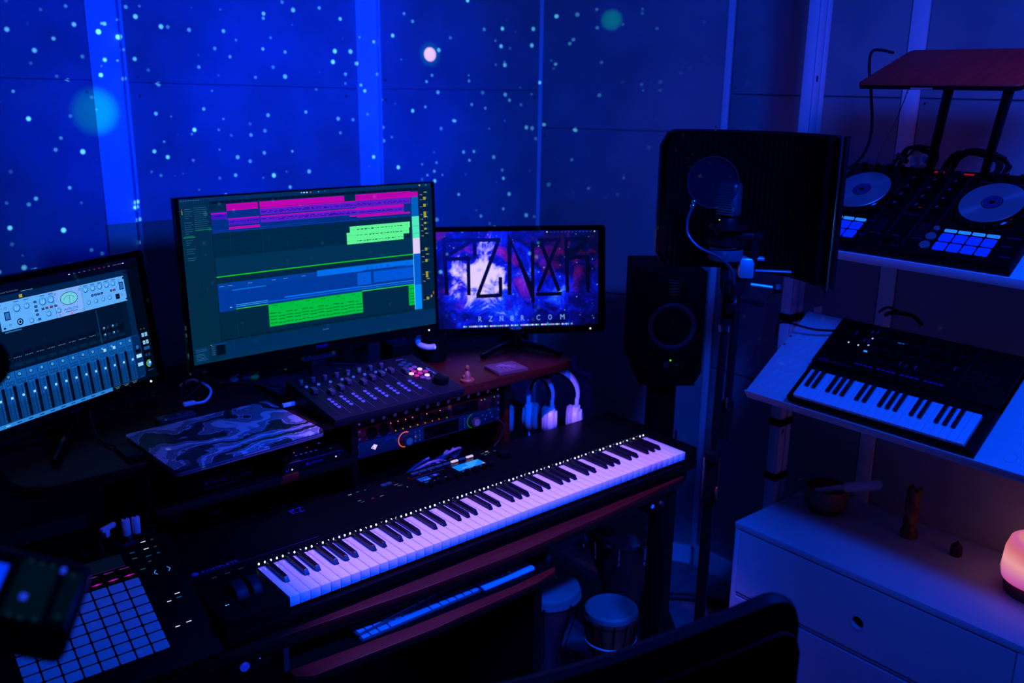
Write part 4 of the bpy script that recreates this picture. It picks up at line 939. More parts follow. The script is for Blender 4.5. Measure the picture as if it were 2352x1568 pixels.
# loose things on the desktop at the left
for k, (p, rz) in enumerate((((-.214, .292, .088), .25), ((-.194, .292, .087), .25))):
    o = thing('white_plug', ('left' if k == 0 else 'right')+' one of two white plugs pushed into the back of the pad controller', 'plug', p, rz, 'white plugs in the back of the pad controller')
    MB().cyl((0, 0, .018), .0085, .036, n=16, bev=.0015).build('sleeve', whiteM, o); MB().box((0, -.006, -.006), (.012, .02, .012), bev=.002).build('tip', darkM, o)
    MB().tube([(0, 0, .036), (.004, .02, .040), (.01, .06, .0), (.012, .12, -.10), (.012, .16, -.14)], .002).build('lead', rubberM, o)
o = thing('cable_clip', 'small pale clip on a thin lead left of the white plugs', 'clip', (-.250, .290, .100), .5)
MB().box2((-.018, -.005, .012), (.018, .005, .022), .002).box2((-.012, -.007, 0), (-.002, .007, .014), .001).build('clip_body', whiteM, o); MB().tube([(-.018, 0, .015), (-.05, -.03, .01), (-.08, -.07, .004)], .0015).build('lead', rubberM, o)
o = thing('sticky_note', 'small dark blue block on the desktop right of the white plugs', 'block', (-.01, .60, DT), .1)
MB().box2((-.014, -.01, 0), (.014, .01, .022), .001).build('block', mat('blue_plastic', (.06, .08, .3), .6), o)
o = thing('adapter_plug', 'flat dark plug beside a thin lead behind the piano keyboard left end', 'plug', (.085, .585, DT), -.3)
MB().box2((-.014, -.02, 0), (.014, .02, .016), .002).build('case', mat('blue_plastic', (.06, .08, .3), .6), o); MB().tube([(.014, 0, .006), (.05, -.01, .012), (.09, .0, .004)], .002).build('lead', rubberM, o)
o = thing('pen', 'thin blue pen lying behind the left end of the piano keyboard', 'pen', (-.02, .40, DT), .25)
MB().cyl((0, 0, .004), .0038, .12, (0, PI/2, 0), 10).build('barrel', mat('blue_pen', (.1, .12, .7), .3), o)
o = thing('under_desk_amp', 'small dark headphone amp with blue light under the desk right end', 'amplifier', (1.075, -.025, DT-.028))
MB().box2((-.03, .0, -.034), (.045, .10, -.001), .003).build('case', blackM, o); MB().cyl((.02, -.004, -.018), .007, .008, (PI/2, 0, 0), 14).build('knob', darkM, o)
MB().sph((-.012, -.001, -.018), .006, (1, .4, 1)).build('light', glow('led_blue', srgb(10, 60, 255), 1.3), o)
o = thing('under_desk_switch', 'small box with blue-lit round button under the desk left end', 'switch', (-.108, -.012, DT-.028))
MB().box2((-.03, .004, -.028), (.06, .07, -.001), .003).build('case', blackM, o); MB().sph((0, 0, -.014), .010, (1, .5, 1)).build('button', glow('led_blue_dim', srgb(8, 30, 180), 1), o)
MB().sph((.033, .002, -.010), .0015).build('indicator', glow('led_blue', (0, 0, 0)), o)

# computer keyboards and trackpad on the tray
TZ = -.15
def slim(name, label, loc, rz, w, d, keyrows, slope=0, m=whiteM):
    o = thing(name, label, 'keyboard', loc, rz, slope=slope)
    MB().prism(rrect(w, d, .006, 4, w/2, d/2), 0, .006, bev=.0015).build('base', mat('keyboard_base', (.10, .10, .11), .4), o)
    k0 = {}
    dy = d/len(keyrows)
    for r_, row in enumerate(keyrows):
        x = .004; tot_ = sum(row); sc = (w-.008)/tot_
        for kw in row:
            ww = kw*sc-.003
            key = round(ww, 4)
            if key not in k0: k0[key] = MB().prism(rrect(ww, dy-.004, .002), 0, .0024, bev=.0006).build('key', keycapM, o, (x+ww/2, r_*dy+dy/2, .006))
            else: inst(k0[key], o, (x+ww/2, r_*dy+dy/2, .006))
            x += kw*sc
    return o
keycapM = mat('keycap', (.66, .66, .7), .4)
RW = [(1, 1, 1.25, 5, 1.25, 1, 1, 1, 1, 1), (2.2,)+(1,)*10+(2.2,), (1.8,)+(1,)*11+(1.6,), (1.5,)+(1,)*12+(1.3,), (1,)*13+(1.6,), (1,)*14]
slim('computer_keyboard', 'slim white computer keyboard lying flat on the pull-out tray', (.144, -.028, TZ), .0, .325, .112, RW)
slim('music_keyboard', 'second white keyboard lying askew on top of the flat one on the tray', (.140, -.020, TZ+.0105), .11, .30, .115, RW, slope=R(1.5))
o = thing('trackpad', 'white square trackpad on the pull-out tray right of the keyboards', 'trackpad', (.474, -.030, TZ), .0)
MB().prism(rrect(.160, .115, .006, 4, .08, .0575), 0, .007, bev=.0012).build('touch_surface', whiteM, o); MB().prism(rrect(.150, .1, .004, 4, .08, .06), -.0, .0015).build('underside', darkM, o)

# headphones hanging at the right end of the raised deck
hk = thing('headphone_hook', 'black hook under the right end of the raised deck', 'hook', (1.06, .47, UT-.026))
MB().box2((-.03, -.03, -.006), (.03, .03, 0), .001).build('plate', blackM, hk); MB().tube([(0, .03, -.006), (0, .03, -.035), (0, -.06, -.035), (0, -.075, -.020)], .006).build('arm', blackM, hk)
def headphones(label, loc, rz):
    o = thing('headphones', label, 'headphones', loc, rz, 'headphones hung under the deck')
    W_ = .072; P = [(W_*math.cos(R(a))*(1 if True else 0), 0, -.0+.072*math.sin(R(a))-.072) for a in range(-8, 189, 14)]
    def band(bm, w=.034, t_=.010):
        rings = []
        for i, p in enumerate(P):
            a = R(-8+14*i); nx, nz = math.cos(a), math.sin(a)
            rings.append([bm.verts.new((p[0]+nx*dt, dy, p[2]+nz*dt)) for dt, dy in ((0, -w/2), (t_, -w/2*.7), (t_, w/2*.7), (0, w/2))])
        for A, B in zip(rings, rings[1:]):
            for k in range(4): bm.faces.new((A[k], A[(k+1) % 4], B[(k+1) % 4], B[k]))
        bm.faces.new(rings[0][::-1]); bm.faces.new(rings[-1]); bmesh.ops.recalc_face_normals(bm, faces=bm.faces)
    MB().add(band).build('headband', whiteM, o)
    def pad_(bm, w=.028):
        rings = []
        for i, p in enumerate(P[1:-1]):
            a = R(6+14*i); nx, nz = math.cos(a), math.sin(a)
            rings.append([bm.verts.new((p[0]+nx*dt, dy, p[2]+nz*dt)) for dt, dy in ((-.008, -w/2), (-.0005, -w/2), (-.0005, w/2), (-.008, w/2))])
        for A, B in zip(rings, rings[1:]):
            for k in range(4): bm.faces.new((A[k], A[(k+1) % 4], B[(k+1) % 4], B[k]))
        bm.faces.new(rings[0][::-1]); bm.faces.new(rings[-1]); bmesh.ops.recalc_face_normals(bm, faces=bm.faces)
    MB().add(pad_).build('band_padding', blackM, o)
    for s in (-1, 1):
        MB().box((s*.074, 0, -.098), (.012, .030, .030), bev=.003).build('slider', whiteM, o)
        MB().box((s*.077, 0, -.116), (.014, .034, .010), bev=.003).build('hinge', whiteM, o)
        Mx = Matrix.Translation((s*.072, 0, -.152)) @ Matrix.Rotation(s*PI/2, 4, 'Y')
        MB().lathe([(0, .016), (.022, .016), (.024, .019), (.029, .018), (.033, .010), (.040, .006), (.043, -.002), (.041, -.010), (0, -.010)], M=Mx).build('ear_cup', whiteM, o)
        MB().lathe([(.022, -.010), (.041, -.011), (.043, -.020), (.038, -.028), (.026, -.029), (.023, -.022)], M=Mx).build('ear_pad', mat('ear_leather', (.35, .35, .38), .6), o)
        MB().lathe([(0, .0175), (.0205, .0170), (.0215, .0160)], M=Mx).build('cup_badge', chromeM, o)
    MB().tube([(-.072, 0, -.195), (-.070, -.003, -.215), (-.064, -.01, -.235), (-.05, 0, -.25)], .003).build('cable', whiteM, o)
    return o
headphones('white headphones hanging behind, nearer the rack', (1.045, .478, UT-.058), R(-42))
headphones('white headphones hanging in front, ear cup catching a bright violet reflection', (1.100, .425, UT-.050), R(-48))

# ------------------------------------------------------------------ studio speaker on its stand
nb = Vector((.616, .788))    # pointing from the front face to the back
sp = thing('studio_speaker', 'black studio speaker with ribbon tweeter and two ports on a stand right of the desk', 'speaker', (1.40, .225, .113), R(-38))
c_ = .022
MB().prism([(-.10, .345), (.10, .345), (.10, .03), (.085, 0), (-.085, 0), (-.10, .03)], 0, .28, M=Matrix.Rotation(PI/2, 4, 'X') @ Matrix.Scale(-1, 4, (0, 0, 1)), bev=.004).build('cabinet', mat('speaker_black', (.0022, .0022, .003), .6, spec=.05), sp)
Mf = lambda x, z, y=-.001: Matrix.Translation((x, y, z)) @ Matrix.Rotation(PI/2, 4, 'X')
MB().lathe([(.095, -.002), (.093, .005), (.080, .006), (.074, .0)], M=Mf(0, .178)).build('woofer_ring', blackM, sp)
MB().lathe([(.074, .002), (.068, .007), (.062, .0), (.024, -.022), (.021, -.020)], M=Mf(0, .178)).build('woofer_cone', mat('cone', (.05, .05, .07), .3, .4), sp)
MB().lathe([(.024, -.021), (.020, -.008), (.010, -.001), (0, .001)], M=Mf(0, .178)).build('dust_cap', bezelM, sp)
MB().box((0, -.003, .295), (.085, .006, .058), bev=.003).build('tweeter_plate', blackM, sp)
for k in range(5): MB().box((0, -.0065, .277+k*.009), (.034, .002, .0045), bev=.001).build('ribbon_slot', mat('copper_fold', (.12, .07, .03), .35, .8), sp)
for x in (-.062, .062): MB().lathe([(.029, .003), (.026, .004), (.024, -.002), (.022, -.04), (0, -.04)], M=Mf(x, .062)).build('port', bezelM, sp)
MB().cyl((-.012, -.004, .058), .010, .008, (PI/2, 0, 0), 18, bev=.001).cyl((.018, -.004, .058), .006, .008, (PI/2, 0, 0), 14).build('volume_knob', darkM, sp)
MB().sph((.001, -.002, .071), .0026).build('power_light', glow('led_green', srgb(60, 230, 30), 1.3), sp)
ss = thing('speaker_stand', 'black column stand under the studio speaker', 'stand', (1.455, .30, -FL), R(-38))
MB().box2((-.085, -.09, FL+.100), (.085, .12, FL+.111), .002).build('top_plate', blackM, ss)
MB().box2((-.042, -.035, .012), (.042, .035, FL+.100), .006).build('column', blackM, ss)
MB().tube([(.05, -.03, .75), (.054, -.036, .6), (.052, -.034, .45), (.046, -.03, .2)], .004).build('cable', rubberM, ss)
MB().prism(rrect(.20, .24, .03), 0, .012, bev=.003).build('base_plate', blackM, ss)

# ------------------------------------------------------------------ microphone, pop screen and reflection shield on a stand
ms = thing('microphone_stand', 'tall black microphone stand with a folded boom and silver clamp', 'stand', (.853, -.360, -FL))
q = lambda *P: [(x-.853, y+.360, z+FL) for x, y, z in P]
MB().tube(q((.853, -.362, -.74), (.846, -.372, .20)), .0125, 14, smooth=False).build('lower_tube', blackM, ms)
MB().tube(q((.846, -.372, .18), (.868, -.362, .50)), .0085, 14, smooth=False).build('upper_tube', blackM, ms)
MB().tube(q((.846, -.372, .10), (.8455, -.3725, .205)), .019, 14, smooth=False).build('clutch_grip', blackM, ms)
MB().box((-.853+.8455, .360-.372, .21+FL), (.055, .026, .022), (0, .05, .5), bev=.004).build('clutch', blackM, ms)
MB().cyl((.866-.853, -.362+.36, .495+FL), .0125, .014, n=16).build('silver_collar', chromeM, ms)
MB().tube(q((.889, -.373, .535), (.879, -.377, .315)), .0085, 12, smooth=False).build('boom_arm', blackM, ms)
MB().tube(q((.880, -.377, .33), (.874, -.379, .245)), .014, 12, smooth=False).build('counterweight', blackM, ms)
MB().tube(q((.868, -.362, .50), (.868, -.363, .60)), .012, 12, smooth=False).tube(q((.874, -.366, .52), (.895, -.380, .62)), .012, 12, smooth=False).build('boom_joint', blackM, ms)
MB().cyl((.868-.853, -.375+.36, .55+FL), .024, .022, (PI/2, 0, .6), 20, bev=.002).build('swivel_knob', blackM, ms)
MB().box((.900-.853, -.40+.36, .557+FL), (.06, .012, .014), (0, .3, -.5), bev=.004).build('wing_nut', blackM, ms)
MB().box((.897-.853, -.382+.36, .628+FL), (.032, .036, .045), (0, 0, -.8), bev=.006).build('silver_clamp', alloyM, ms)
MB().box((.912-.853, -.402+.36, .648+FL), (.022, .022, .006), (0, 0, -.8), bev=.001).box((.935-.853, -.425+.36, .622+FL), (.075, .016, .003), (0, 0, -.85), bev=.001).build('clamp_bracket', alloyM, ms)
MB().cyl((.925-.853, -.445+.36, .590+FL), .014, .016, (PI/2, 0, .8), 8, bev=.002).build('clamp_knob', blackM, ms)
MB().tube(q((.895, -.400, .594), (.925, -.442, .590)), .004, 8, smooth=False).build('clamp_screw', alloyM, ms)
for a in (20, 140, 260):
    MB().tube([(0, 0, .17), (.30*math.cos(R(a)), .30*math.sin(R(a)), .012)], .010, 10, smooth=False).build('leg', blackM, ms)
    MB().tube([(0, 0, .05), (.16*math.cos(R(a)), .16*math.sin(R(a)), .085)], .006, 8, smooth=False).build('brace', blackM, ms)
for (a, b_) in (((.872, -.372, .33), (.8735, -.374, .315)), ((.835, -.39, .135), (.8355, -.3905, .11))):
    MB().box((a[0]-.853-.006, a[1]+.36-.012, a[2]+FL), (.010, .004, .024), (0, 0, .5), bev=.001).build('red_label', mat('red_label', (.5, .03, .01), .5), ms)
# shield
L_, R_ = Vector((.85, -.183)), Vector((.95, -.53)); nrm = Vector((.961, .277))
chord = (R_-L_).length; sag = .085; rad = (chord**2/4+sag**2)/(2*sag); mid = (L_+R_)/2; cen = mid+nrm*(sag-rad)
half = math.asin(chord/2/rad)
sh = thing('reflection_shield', 'large curved black foam reflection shield behind the microphone', 'sound shield', (mid.x, mid.y, .60), math.atan2(nrm.y, nrm.x))
sl_ = .305
def arcpt(a, r): return (sag-rad+r*math.cos(a), r*math.sin(a))
def shell(bm, r0, r1, z0, z1, a0, a1, n, round_left=0, ripple=0):
    rings = []
    for i in range(n+1):
        a = a0+(a1-a0)*i/n; s_ = rad*abs(a1-a); zt, zb = z1, z0
        d = min(s_, 9)
        if round_left and d < round_left: k = round_left-math.sqrt(max(0, round_left**2-(round_left-d)**2)); zt -= k; zb += k
        rr_ = r0-(ripple*(i % 2) if ripple else 0)
        (x0, y0), (x1, y1) = arcpt(a, rr_), arcpt(a, r1)
        rings.append([bm.verts.new((x0, y0, zb)), bm.verts.new((x1, y1, zb)), bm.verts.new((x1, y1, zt)), bm.verts.new((x0, y0, zt))])
    for A, B in zip(rings, rings[1:]):
        for k in range(4): bm.faces.new((A[k], A[(k+1) % 4], B[(k+1) % 4], B[k]))
    bm.faces.new(rings[0][::-1]); bm.faces.new(rings[-1]); bmesh.ops.recalc_face_normals(bm, faces=bm.faces)
MB().add(lambda b: shell(b, rad+.022, rad+.030, 0, sl_, -half, half, 28, .035)).build('outer_shell', mat('shield_shell', (.006, .006, .008), .3, .3, spec=.2), sh)
MB().add(lambda b: shell(b, rad-.004, rad+.022, .004, sl_-.004, -half+.06, half-.02, 64, .03, .003)).build('foam_lining', foamM, sh)
x_, y_ = arcpt(-half, rad+.022)
MB().box((x_-.004, y_+.012, sl_/2-.004), (.034, .003, sl_+.008), (0, 0, .55), bev=.001).build('end_plate', mat('end_plate', (.008, .008, .012), .3, .4, spec=.3), sh)
MB().tube([(x_-.018, y_+.002, -.002), (x_-.018, y_+.002, sl_+.002)], .0016, 8, smooth=False).build('edge_trim', chromeM, sh)
# microphone with shock mount
mc = thing('studio_microphone', 'black side-address studio microphone in a shock mount before the shield', 'microphone', (.868, -.350, .62))
Mm = MB()
MB().box((0, 0, .150), (.032, .050, .075), bev=.012, seg=3).build('grille_head', mat('mic_grille', (.07, .07, .08), .4, .8), mc)
for k in range(12): MB().box((-.0165, 0, .120+k*.0052), (.0015, .042, .0012)).build('grille_bar', mat('grille_bar', (.22, .24, .30), .35, .8), mc)
MB().cyl((0, 0, .085), .022, .055, n=24, bev=.003).build('mic_body', blackM, mc)
MB().sph((-.022, .006, .108), .0014).build('power_light', glow('led_lime', srgb(170, 220, 60), 1.5), mc)
for z in (.095, .062):
    MB().lathe([(.036, -.005), (.042, -.005), (.042, .005), (.036, .005), (.036, -.005)], (0, 0, z)).build('mount_ring', blackM, mc)
MB().lathe([(.0, -.011), (.034, -.012), (.036, -.009), (.036, .009), (.032, .011), (0, .011)], (0, 0, .035)).build('mount_cup', mat('mount_cup', (.03, .03, .04), .5), mc)
for k in range(8):
    a = k*PI/4; MB().tube([(.038*math.cos(a), .038*math.sin(a), .095), (.023*math.cos(a+.3), .023*math.sin(a+.3), .079), (.038*math.cos(a+.6), .038*math.sin(a+.6), .062)], .0014, 6, smooth=False).build('elastic_band', blackM, mc)
MB().box((.026, -.036, .075), (.018, .050, .014), (0, 0, .7), bev=.003).cyl((.036, -.050, .072), .012, .02, (0, PI/2, .2), 16, bev=.002).build('mount_bracket', blackM, mc)
MB().cyl((.034, -.046, .045), .011, .045, n=16).build('thread_adapter', blackM, mc)
MB().cyl((.032, -.042, .020), .0105, .006, n=16).build('chrome_ring', chromeM, mc)
MB().tube([(.032, -.042, .022), (.027, -.033, .028-.02)], .008, 14, smooth=False).build('post', blackM, mc)
MB().cyl((0, 0, .012), .009, .022, n=14).cyl((0, 0, -.02), .0085, .04, n=14, r2=.0095).build('plug', blackM, mc)
MB().tube([(0, 0, -.035), (-.003, -.002, -.055), (.002, -.005, -.072), (.014, -.018, -.095), (.022, -.026, -.115), (.018, -.02, -.18), (.02, -.024, -.3), (-.002, -.012, -.40), (.01, -.02, -.5)], .0035).build('cable', rubberM, mc)
MB().sph((.0, -.004, -.068), .007, (1, .6, 1.2), 8).box((.006, -.010, -.064), (.018, .002, .014), (0, .4, .3)).box((-.004, -.006, -.074), (.006, .002, .018), (0, .2, .6)).build('red_tape', mat('red_tape', (.6, .03, .05), .6), mc)
# pop screen
pp = thing('pop_screen', 'round black pop screen on a gooseneck in front of the microphone', 'pop screen', (.785, -.368, .811), R(-62))
MB().lathe([(.0495, -.003), (.052, -.003), (.052, .003), (.0495, .003), (.0495, -.003)], rot=(PI/2, 0, 0), n=40).build('hoop', mat('hoop', (.008, .008, .010), .4, spec=.2), pp)
pm_ = bpy.data.materials.new('pop_mesh'); pm_.use_nodes = True; t = NT(pm_.node_tree); b = t.n['Principled BSDF']; b.inputs['Base Color'].default_value = (.006, .007, .010, 1); b.inputs['Roughness'].default_value = .9; b.inputs['Specular IOR Level'].default_value = .05
b.inputs['Alpha'].default_value = .45
MB().cyl((0, 0, 0), .050, .0006, (PI/2, 0, 0), 40).build('fabric_screen', pm_, pp)
MB().sph((-.035, -.004, -.040), .0048).sph((-.037, -.004, -.049), .0055).build('thumb_screw', chromeM, pp)
MB().tube([(-.036, -.002, -.048), (-.045, -.006, -.075), (-.042, -.01, -.105), (-.018, -.012, -.130), (.02, .005, -.150), (.045, .02, -.175), (.052, .03, -.205), (.052, .034, -.222)], .0032).build('gooseneck', mat('gooseneck', (.02, .02, .03), .4, .2, spec=.3), pp)
MB().cyl((.054, .036, -.222), .010, .024, n=14).build('clamp', blackM, pp)

# ------------------------------------------------------------------ shelving unit
SX, SZ = 1.41, .157; sl = R(34.3)
su = thing('shelving_unit', 'white metal shelving unit with slotted posts and sloping shelves', 'shelving', (SX, -.05, -FL))
def post(y0):
    w, d = .036, .062; x0 = 1.70-SX; yy = y0+.05
    return MB().box2((x0, yy, 0), (x0+.003, yy+w, FL+1.5), .0008).box2((x0, yy, 0), (x0+.030, yy+.003, FL+1.5), .0008).box2((x0+.030, yy+.004, 0), (x0+.040, yy+.010, FL+1.5), .0005).box2((x0+.040, yy, 0), (x0+d, yy+.003, FL+1.5), .0008).box2((x0, yy+w-.003, 0), (x0+d, yy+w, FL+1.5)).build('post', steelWM, su)
post(.012); post(-1.0)
for z in (1.02, .44, -.06): MB().box((1.716-SX, .012+.05-.0015, z+FL), (.006, .002, .016), bev=.0009).build('post_slot', blackM, su)
for z in (.313, -.030, -.216): MB().box((1.731-SX, .030+.05, z+FL), (.072, .046, .024), bev=.003).build('strap', blackmatM, su)
MB().box((1.716-SX, .012+.05-.0015, -.33+FL), (.006, .002, .016), bev=.0009).build('post_slot', blackM, su)
def shelf(z, y0, y1, nm, x0=0.0, depth=.345):
    o = bpy.data.objects.new(nm, None)
    q = MB(); M = Matrix.Translation((x0, 0, z+FL)) @ Matrix.Rotation(-sl, 4, 'Y')
    def f(bm):
        for a, b_ in (((0, y0, -.003), (depth, y1, 0)), ((-.003, y0, -.022), (.0, y1, .008)), ((depth-.003, y0, -.022), (depth, y1, .0))):
            m = MB().box2(a, b_, .0006); m.bm.transform(M); me = bpy.data.meshes.new('t'); m.bm.to_mesh(me); m.bm.free(); bm.from_mesh(me); bpy.data.meshes.remove(me)
    return q.add(f).build(nm, steelWM, su)
s1 = shelf(SZ-.002, -1.0, .0, 'shelf'); s2 = shelf(.585, -1.0, .0, 'shelf', .04, .34)
# pressed circles and screws of the lower shelf
Ms = Matrix.Translation((0, 0, SZ-.002+FL)) @ Matrix.Rotation(-sl, 4, 'Y')
for i in range(5):
    for j in range(3):
        for side in (0, 1):
            x, y = .04+i*.050, (-.036-.035*j-.017*(i % 2) if side == 0 else -.715-.035*j-.017*(i % 2))
            if side == 0 and y < -.125: continue
            MB().lathe([(.0125, 0), (.0145, .0012), (.0155, .0)], M=Ms @ Matrix.Translation((x, y, 0)), n=24).build('pressed_ring', steelWM, su)
for x in (.20, .235): MB().lathe([(0, .001), (.004, .0005)], M=Ms @ Matrix.Translation((x, -.006, 0)), n=12).build('screw', darkM, su)
for z, x0 in ((SZ, .33), (.585, .36)): MB().box2((x0-.02, -.006, z+FL-.03+.17), (x0+.02, .0-.002, z+FL+.20)).build('bracket', steelWM, su)

# synthesizer on the sloping shelf
sy = thing('synthesizer', 'compact black synthesizer with three octaves of keys on the sloping shelf', 'synthesizer', (1.405, -.195, .164), R(-90), slope=sl)
MB().box2((0, 0, .0), (.505, .31, .026), .004).build('housing', mat('synth_black', (.0022, .0022, .003), .45, spec=.05), sy)
MB().box2((0, .135, .0), (.505, .31, .034), .003).build('panel', mat('synth_black', (.0022, .0022, .003), .45, spec=.05), sy)
nW = 22; kw = .462/nW; kx = .022
wk2 = MB().box((kw/2, .053, .029), (kw-.0011, .098, .016), bev=.001).build('white_key', keyWM, sy, (kx, 0, 0))
for i in range(1, nW): inst(wk2, sy, (kx+i*kw, 0, 0))
bk2 = None
for i in range(nW-1):
    if names[(i+2) % 7] in 'ACDFG':     # lowest key is C
        loc = (kx+(i+1)*kw, .040, .037)
        if bk2 is None: bk2 = MB().box((0, .031, .003), (.0095, .062, .012), bev=.0016).build('black_key', keyBM, sy, loc)
        else: inst(bk2, sy, loc)
zp = .0342
kn = MB().cyl((0, 0, .006), .006, .012, n=16, bev=.001).build('knob', blackM, sy, (.045, .285, zp))
for x, y in [(.045+.0*k, .285-.0*k) for k in ()]+[(.085, .285), (.04, .245), (.08, .245), (.14, .285), (.14, .245), (.14, .205), (.175, .285), (.175, .245), (.175, .205), (.21, .285), (.21, .245), (.21, .205), (.245, .285), (.245, .245), (.245, .205), (.285, .285), (.285, .245), (.285, .205), (.325, .285), (.325, .245), (.325, .205), (.365, .285), (.365, .245), (.415, .285), (.45, .285), (.04, .20)]:
    inst(kn, sy, (x, y, zp))
I = Ink(); c = srgb(20, 40, 130)
I.text(.018, .142, .010, 'KORG', c, .030); I.text(.056, .143, .007, 'minilogue xd', srgb(12, 24, 80), .058)
for x in (.14, .175, .21, .245, .285, .325, .365):
    for y in (.266, .226, .186): I.rect(x-.008, y, .016, .001, srgb(14, 30, 80))
for x in (.12, .265, .39): I.rect(x, .17, .0008, .13, srgb(10, 20, 60))
for x, y in ((.105, .275), (.118, .279), (.065, .258), (.1, .24), (.112, .238), (.228, .19), (.245, .19), (.27, .19), (.36, .215)): I.rect(x, y, .0028, .012, srgb(50, 70, 140))
for k in range(16): I.rect(.118+k*.0135+.010*(k//4), .158, .010, .0042, srgb(10, 40, 150))
for k in range(5):
    for j in range(3): I.rect(.40+k*.016, .19+j*.016, .009, .0016, srgb(10, 20, 70))
I.build('panel_print', inkM, sy, (0, 0, zp+.0002))
I = Ink(); w9 = srgb(190, 220, 255)
for x, y in ((.064, .226), (.094, .224), (.118, .258), (.120, .232)): I.disc(x, y, .0026, w9, 8)
I.rect(.118, .206, .012, .006, srgb(60, 150, 255)); I.rect(.188, .262, .01, .003, srgb(20, 80, 180)); I.rect(.20, .262, .006, .003, srgb(20, 80, 180))
I.build('lights', litM, sy, (0, 0, zp+.0003))
o = MB().tube([(1.62, -.19, .33), (1.60, -.13, .325), (1.59, -.05, .33), (1.62, .0, .31), (1.66, .03, .26)], .0035).build('shelf_cable', rubberM); tag(drop(o), 'black lead running from the synthesizer across the white shelf to the post', 'cable')
o = MB().tube([(1.70, -.29, .385), (1.68, -.32, .40), (1.71, -.36, .395), (1.73, -.38, .37)], .006).tube([(1.70, -.27, .39), (1.69, -.30, .41), (1.70, -.33, .40)], .004).build('plug_bundle', rubberM); tag(drop(o), 'black plugs sticking out behind the synthesizer on the sloping shelf', 'plugs'); o['kind'] = 'stuff'

# DJ controller on the upper shelf
dj = thing('dj_controller', 'black two-deck disc jockey controller with blue-lit pads on the upper shelf', 'controller', (1.452, -.145, .592), R(-90), slope=sl)
MB().box2((0, 0, 0), (.552, .318, .030), .004).build('housing', mat('dj_black', (.0022, .0022, .003), .35, spec=.05), dj)
zp = .0302
def jog(cx, cy):
    MB().lathe([(.082, 0), (.083, .012), (.079, .015), (.076, .019), (.0, .019)], (cx, cy, zp), n=48).build('jog_rim', bezelM, dj)
    MB().lathe([(.024, .0195), (.073, .0195), (.074, .0185)], (cx, cy, zp), n=48).build('jog_disc', discM, dj)
    MB().lathe([(0, .0198), (.0235, .0198)], (cx, cy, zp), n=32).build('jog_centre', bezelM, dj)
    for k in range(18):
        a = k*2*PI/18; MB().sph((cx+.081*math.cos(a), cy+.081*math.sin(a), zp+.010), .0062, (1, 1, .7), 8).build('grip_dimple', blackM, dj) if 180 < (k*20) < 380 else None
    I = Ink()
    for r_ in (.008, .012, .016, .020): I.arc(cx, cy, r_, r_+.0009, 0, 360, srgb(80, 110, 200), 24)
    I.build('disc_rings', inkM, dj, (0, 0, zp+.0200))
discM = mat('brushed_disc', (.30, .42, .45), .28, .7)
discM.node_tree.nodes['Principled BSDF'].inputs['Anisotropic'].default_value = .9
tg = discM.node_tree.nodes.new('ShaderNodeTangent'); tg.direction_type = 'RADIAL'; tg.axis = 'Z'; discM.node_tree.links.new(tg.outputs[0], discM.node_tree.nodes['Principled BSDF'].inputs['Tangent'])
jog(.098, .186); jog(.436, .186)
pg = glow('dj_pad', srgb(0, 35, 250), 1); pw = glow('dj_mode', srgb(30, 120, 255), 1.1)
pd = None; md = None
for bx_ in (.030, .366):
    for i in range(4):
        for j in range(2):
            loc = (bx_+i*.0335+.014, .022+j*.032+.010, zp)
            if pd is None: pd = MB().prism(rrect(.029, .0265, .003), 0, .003, bev=.0006).build('performance_pad', pg, dj, loc)
            else: inst(pd, dj, loc)
        loc = (bx_+i*.0335+.014, .0885, zp)
        if md is None: md = MB().prism(rrect(.029, .009, .002), 0, .003, bev=.0005).build('mode_button', pw, dj, loc)
        else: inst(md, dj, loc)
for bx_ in (.0, .330):
    for y, r_ in ((.028, .0125), (.060, .0125), (.090, .0075)):
        MB().cyl((bx_+.010 if bx_ == 0 else .345, y, .003), r_, .006, n=24, bev=.001).build('play_button', alloyM, dj, (0, 0, zp))
kn = MB().cyl((0, 0, .008), .0072, .016, n=14, bev=.001).box((.0, .004, .0162), (.0015, .008, .0006)).build('knob', blackM, dj, (.205, .285, zp))
ix = Ink()
for x, y in [(.205, .285-.034*k) for k in range(1, 5)]+[(.262, .285-.034*k) for k in range(5)]+[(.315, .285-.034*k) for k in range(5)]+[(.045+.036*k, .298) for k in range(4)]+[(.380+.040*k, .298) for k in range(4)]:
    inst(kn, dj, (x, y, zp)); ix.line(x, y+.001, x+.004, y+.007, .0014, srgb(110, 150, 240))
ix.build('knob_pointers', inkM, dj, (0, 0, zp+.0168))
I = Ink(); c = srgb(18, 34, 80)
for x in (.178, .235, .290, .337): I.rect(x, .012, .0007, .295, srgb(30, 50, 110))
for k in range(10): I.rect(.192, .060+k*.0068, .026, .0009, c); I.rect(.300, .060+k*.0068, .026, .0009, c)
for x, y, w in ((.02, .278, .022), (.05, .278, .026), (.085, .278, .026), (.12, .278, .026), (.02, .255, .015), (.36, .278, .03), (.40, .278, .03), (.44, .278, .03), (.48, .278, .03), (.345, .225, .02), (.16, .215, .012), (.165, .09, .02), (.165, .035, .02), (.51, .09, .03), (.51, .06, .02), (.52, .025, .025), (.19, .048, .03), (.30, .048, .03), (.25, .048, .02)): I.rect(x, y, w, .003, c)
I.text(.238, .130, .007, 'Pioneer', srgb(50, 55, 80), .044); I.text(.262, .012, .0055, 'DDJ-SR', srgb(30, 40, 80), .024)
I.build('panel_print', inkM, dj, (0, 0, zp+.0002))
I = Ink(); I.rect(.236, .300, .026, .006, srgb(150, 10, 30)); I.rect(.312, .300, .026, .006, srgb(150, 10, 30)); I.rect(.26, .160, .010, .0015, srgb(130, 10, 20)); I.build('red_buttons', litM, dj, (0, 0, zp+.001))
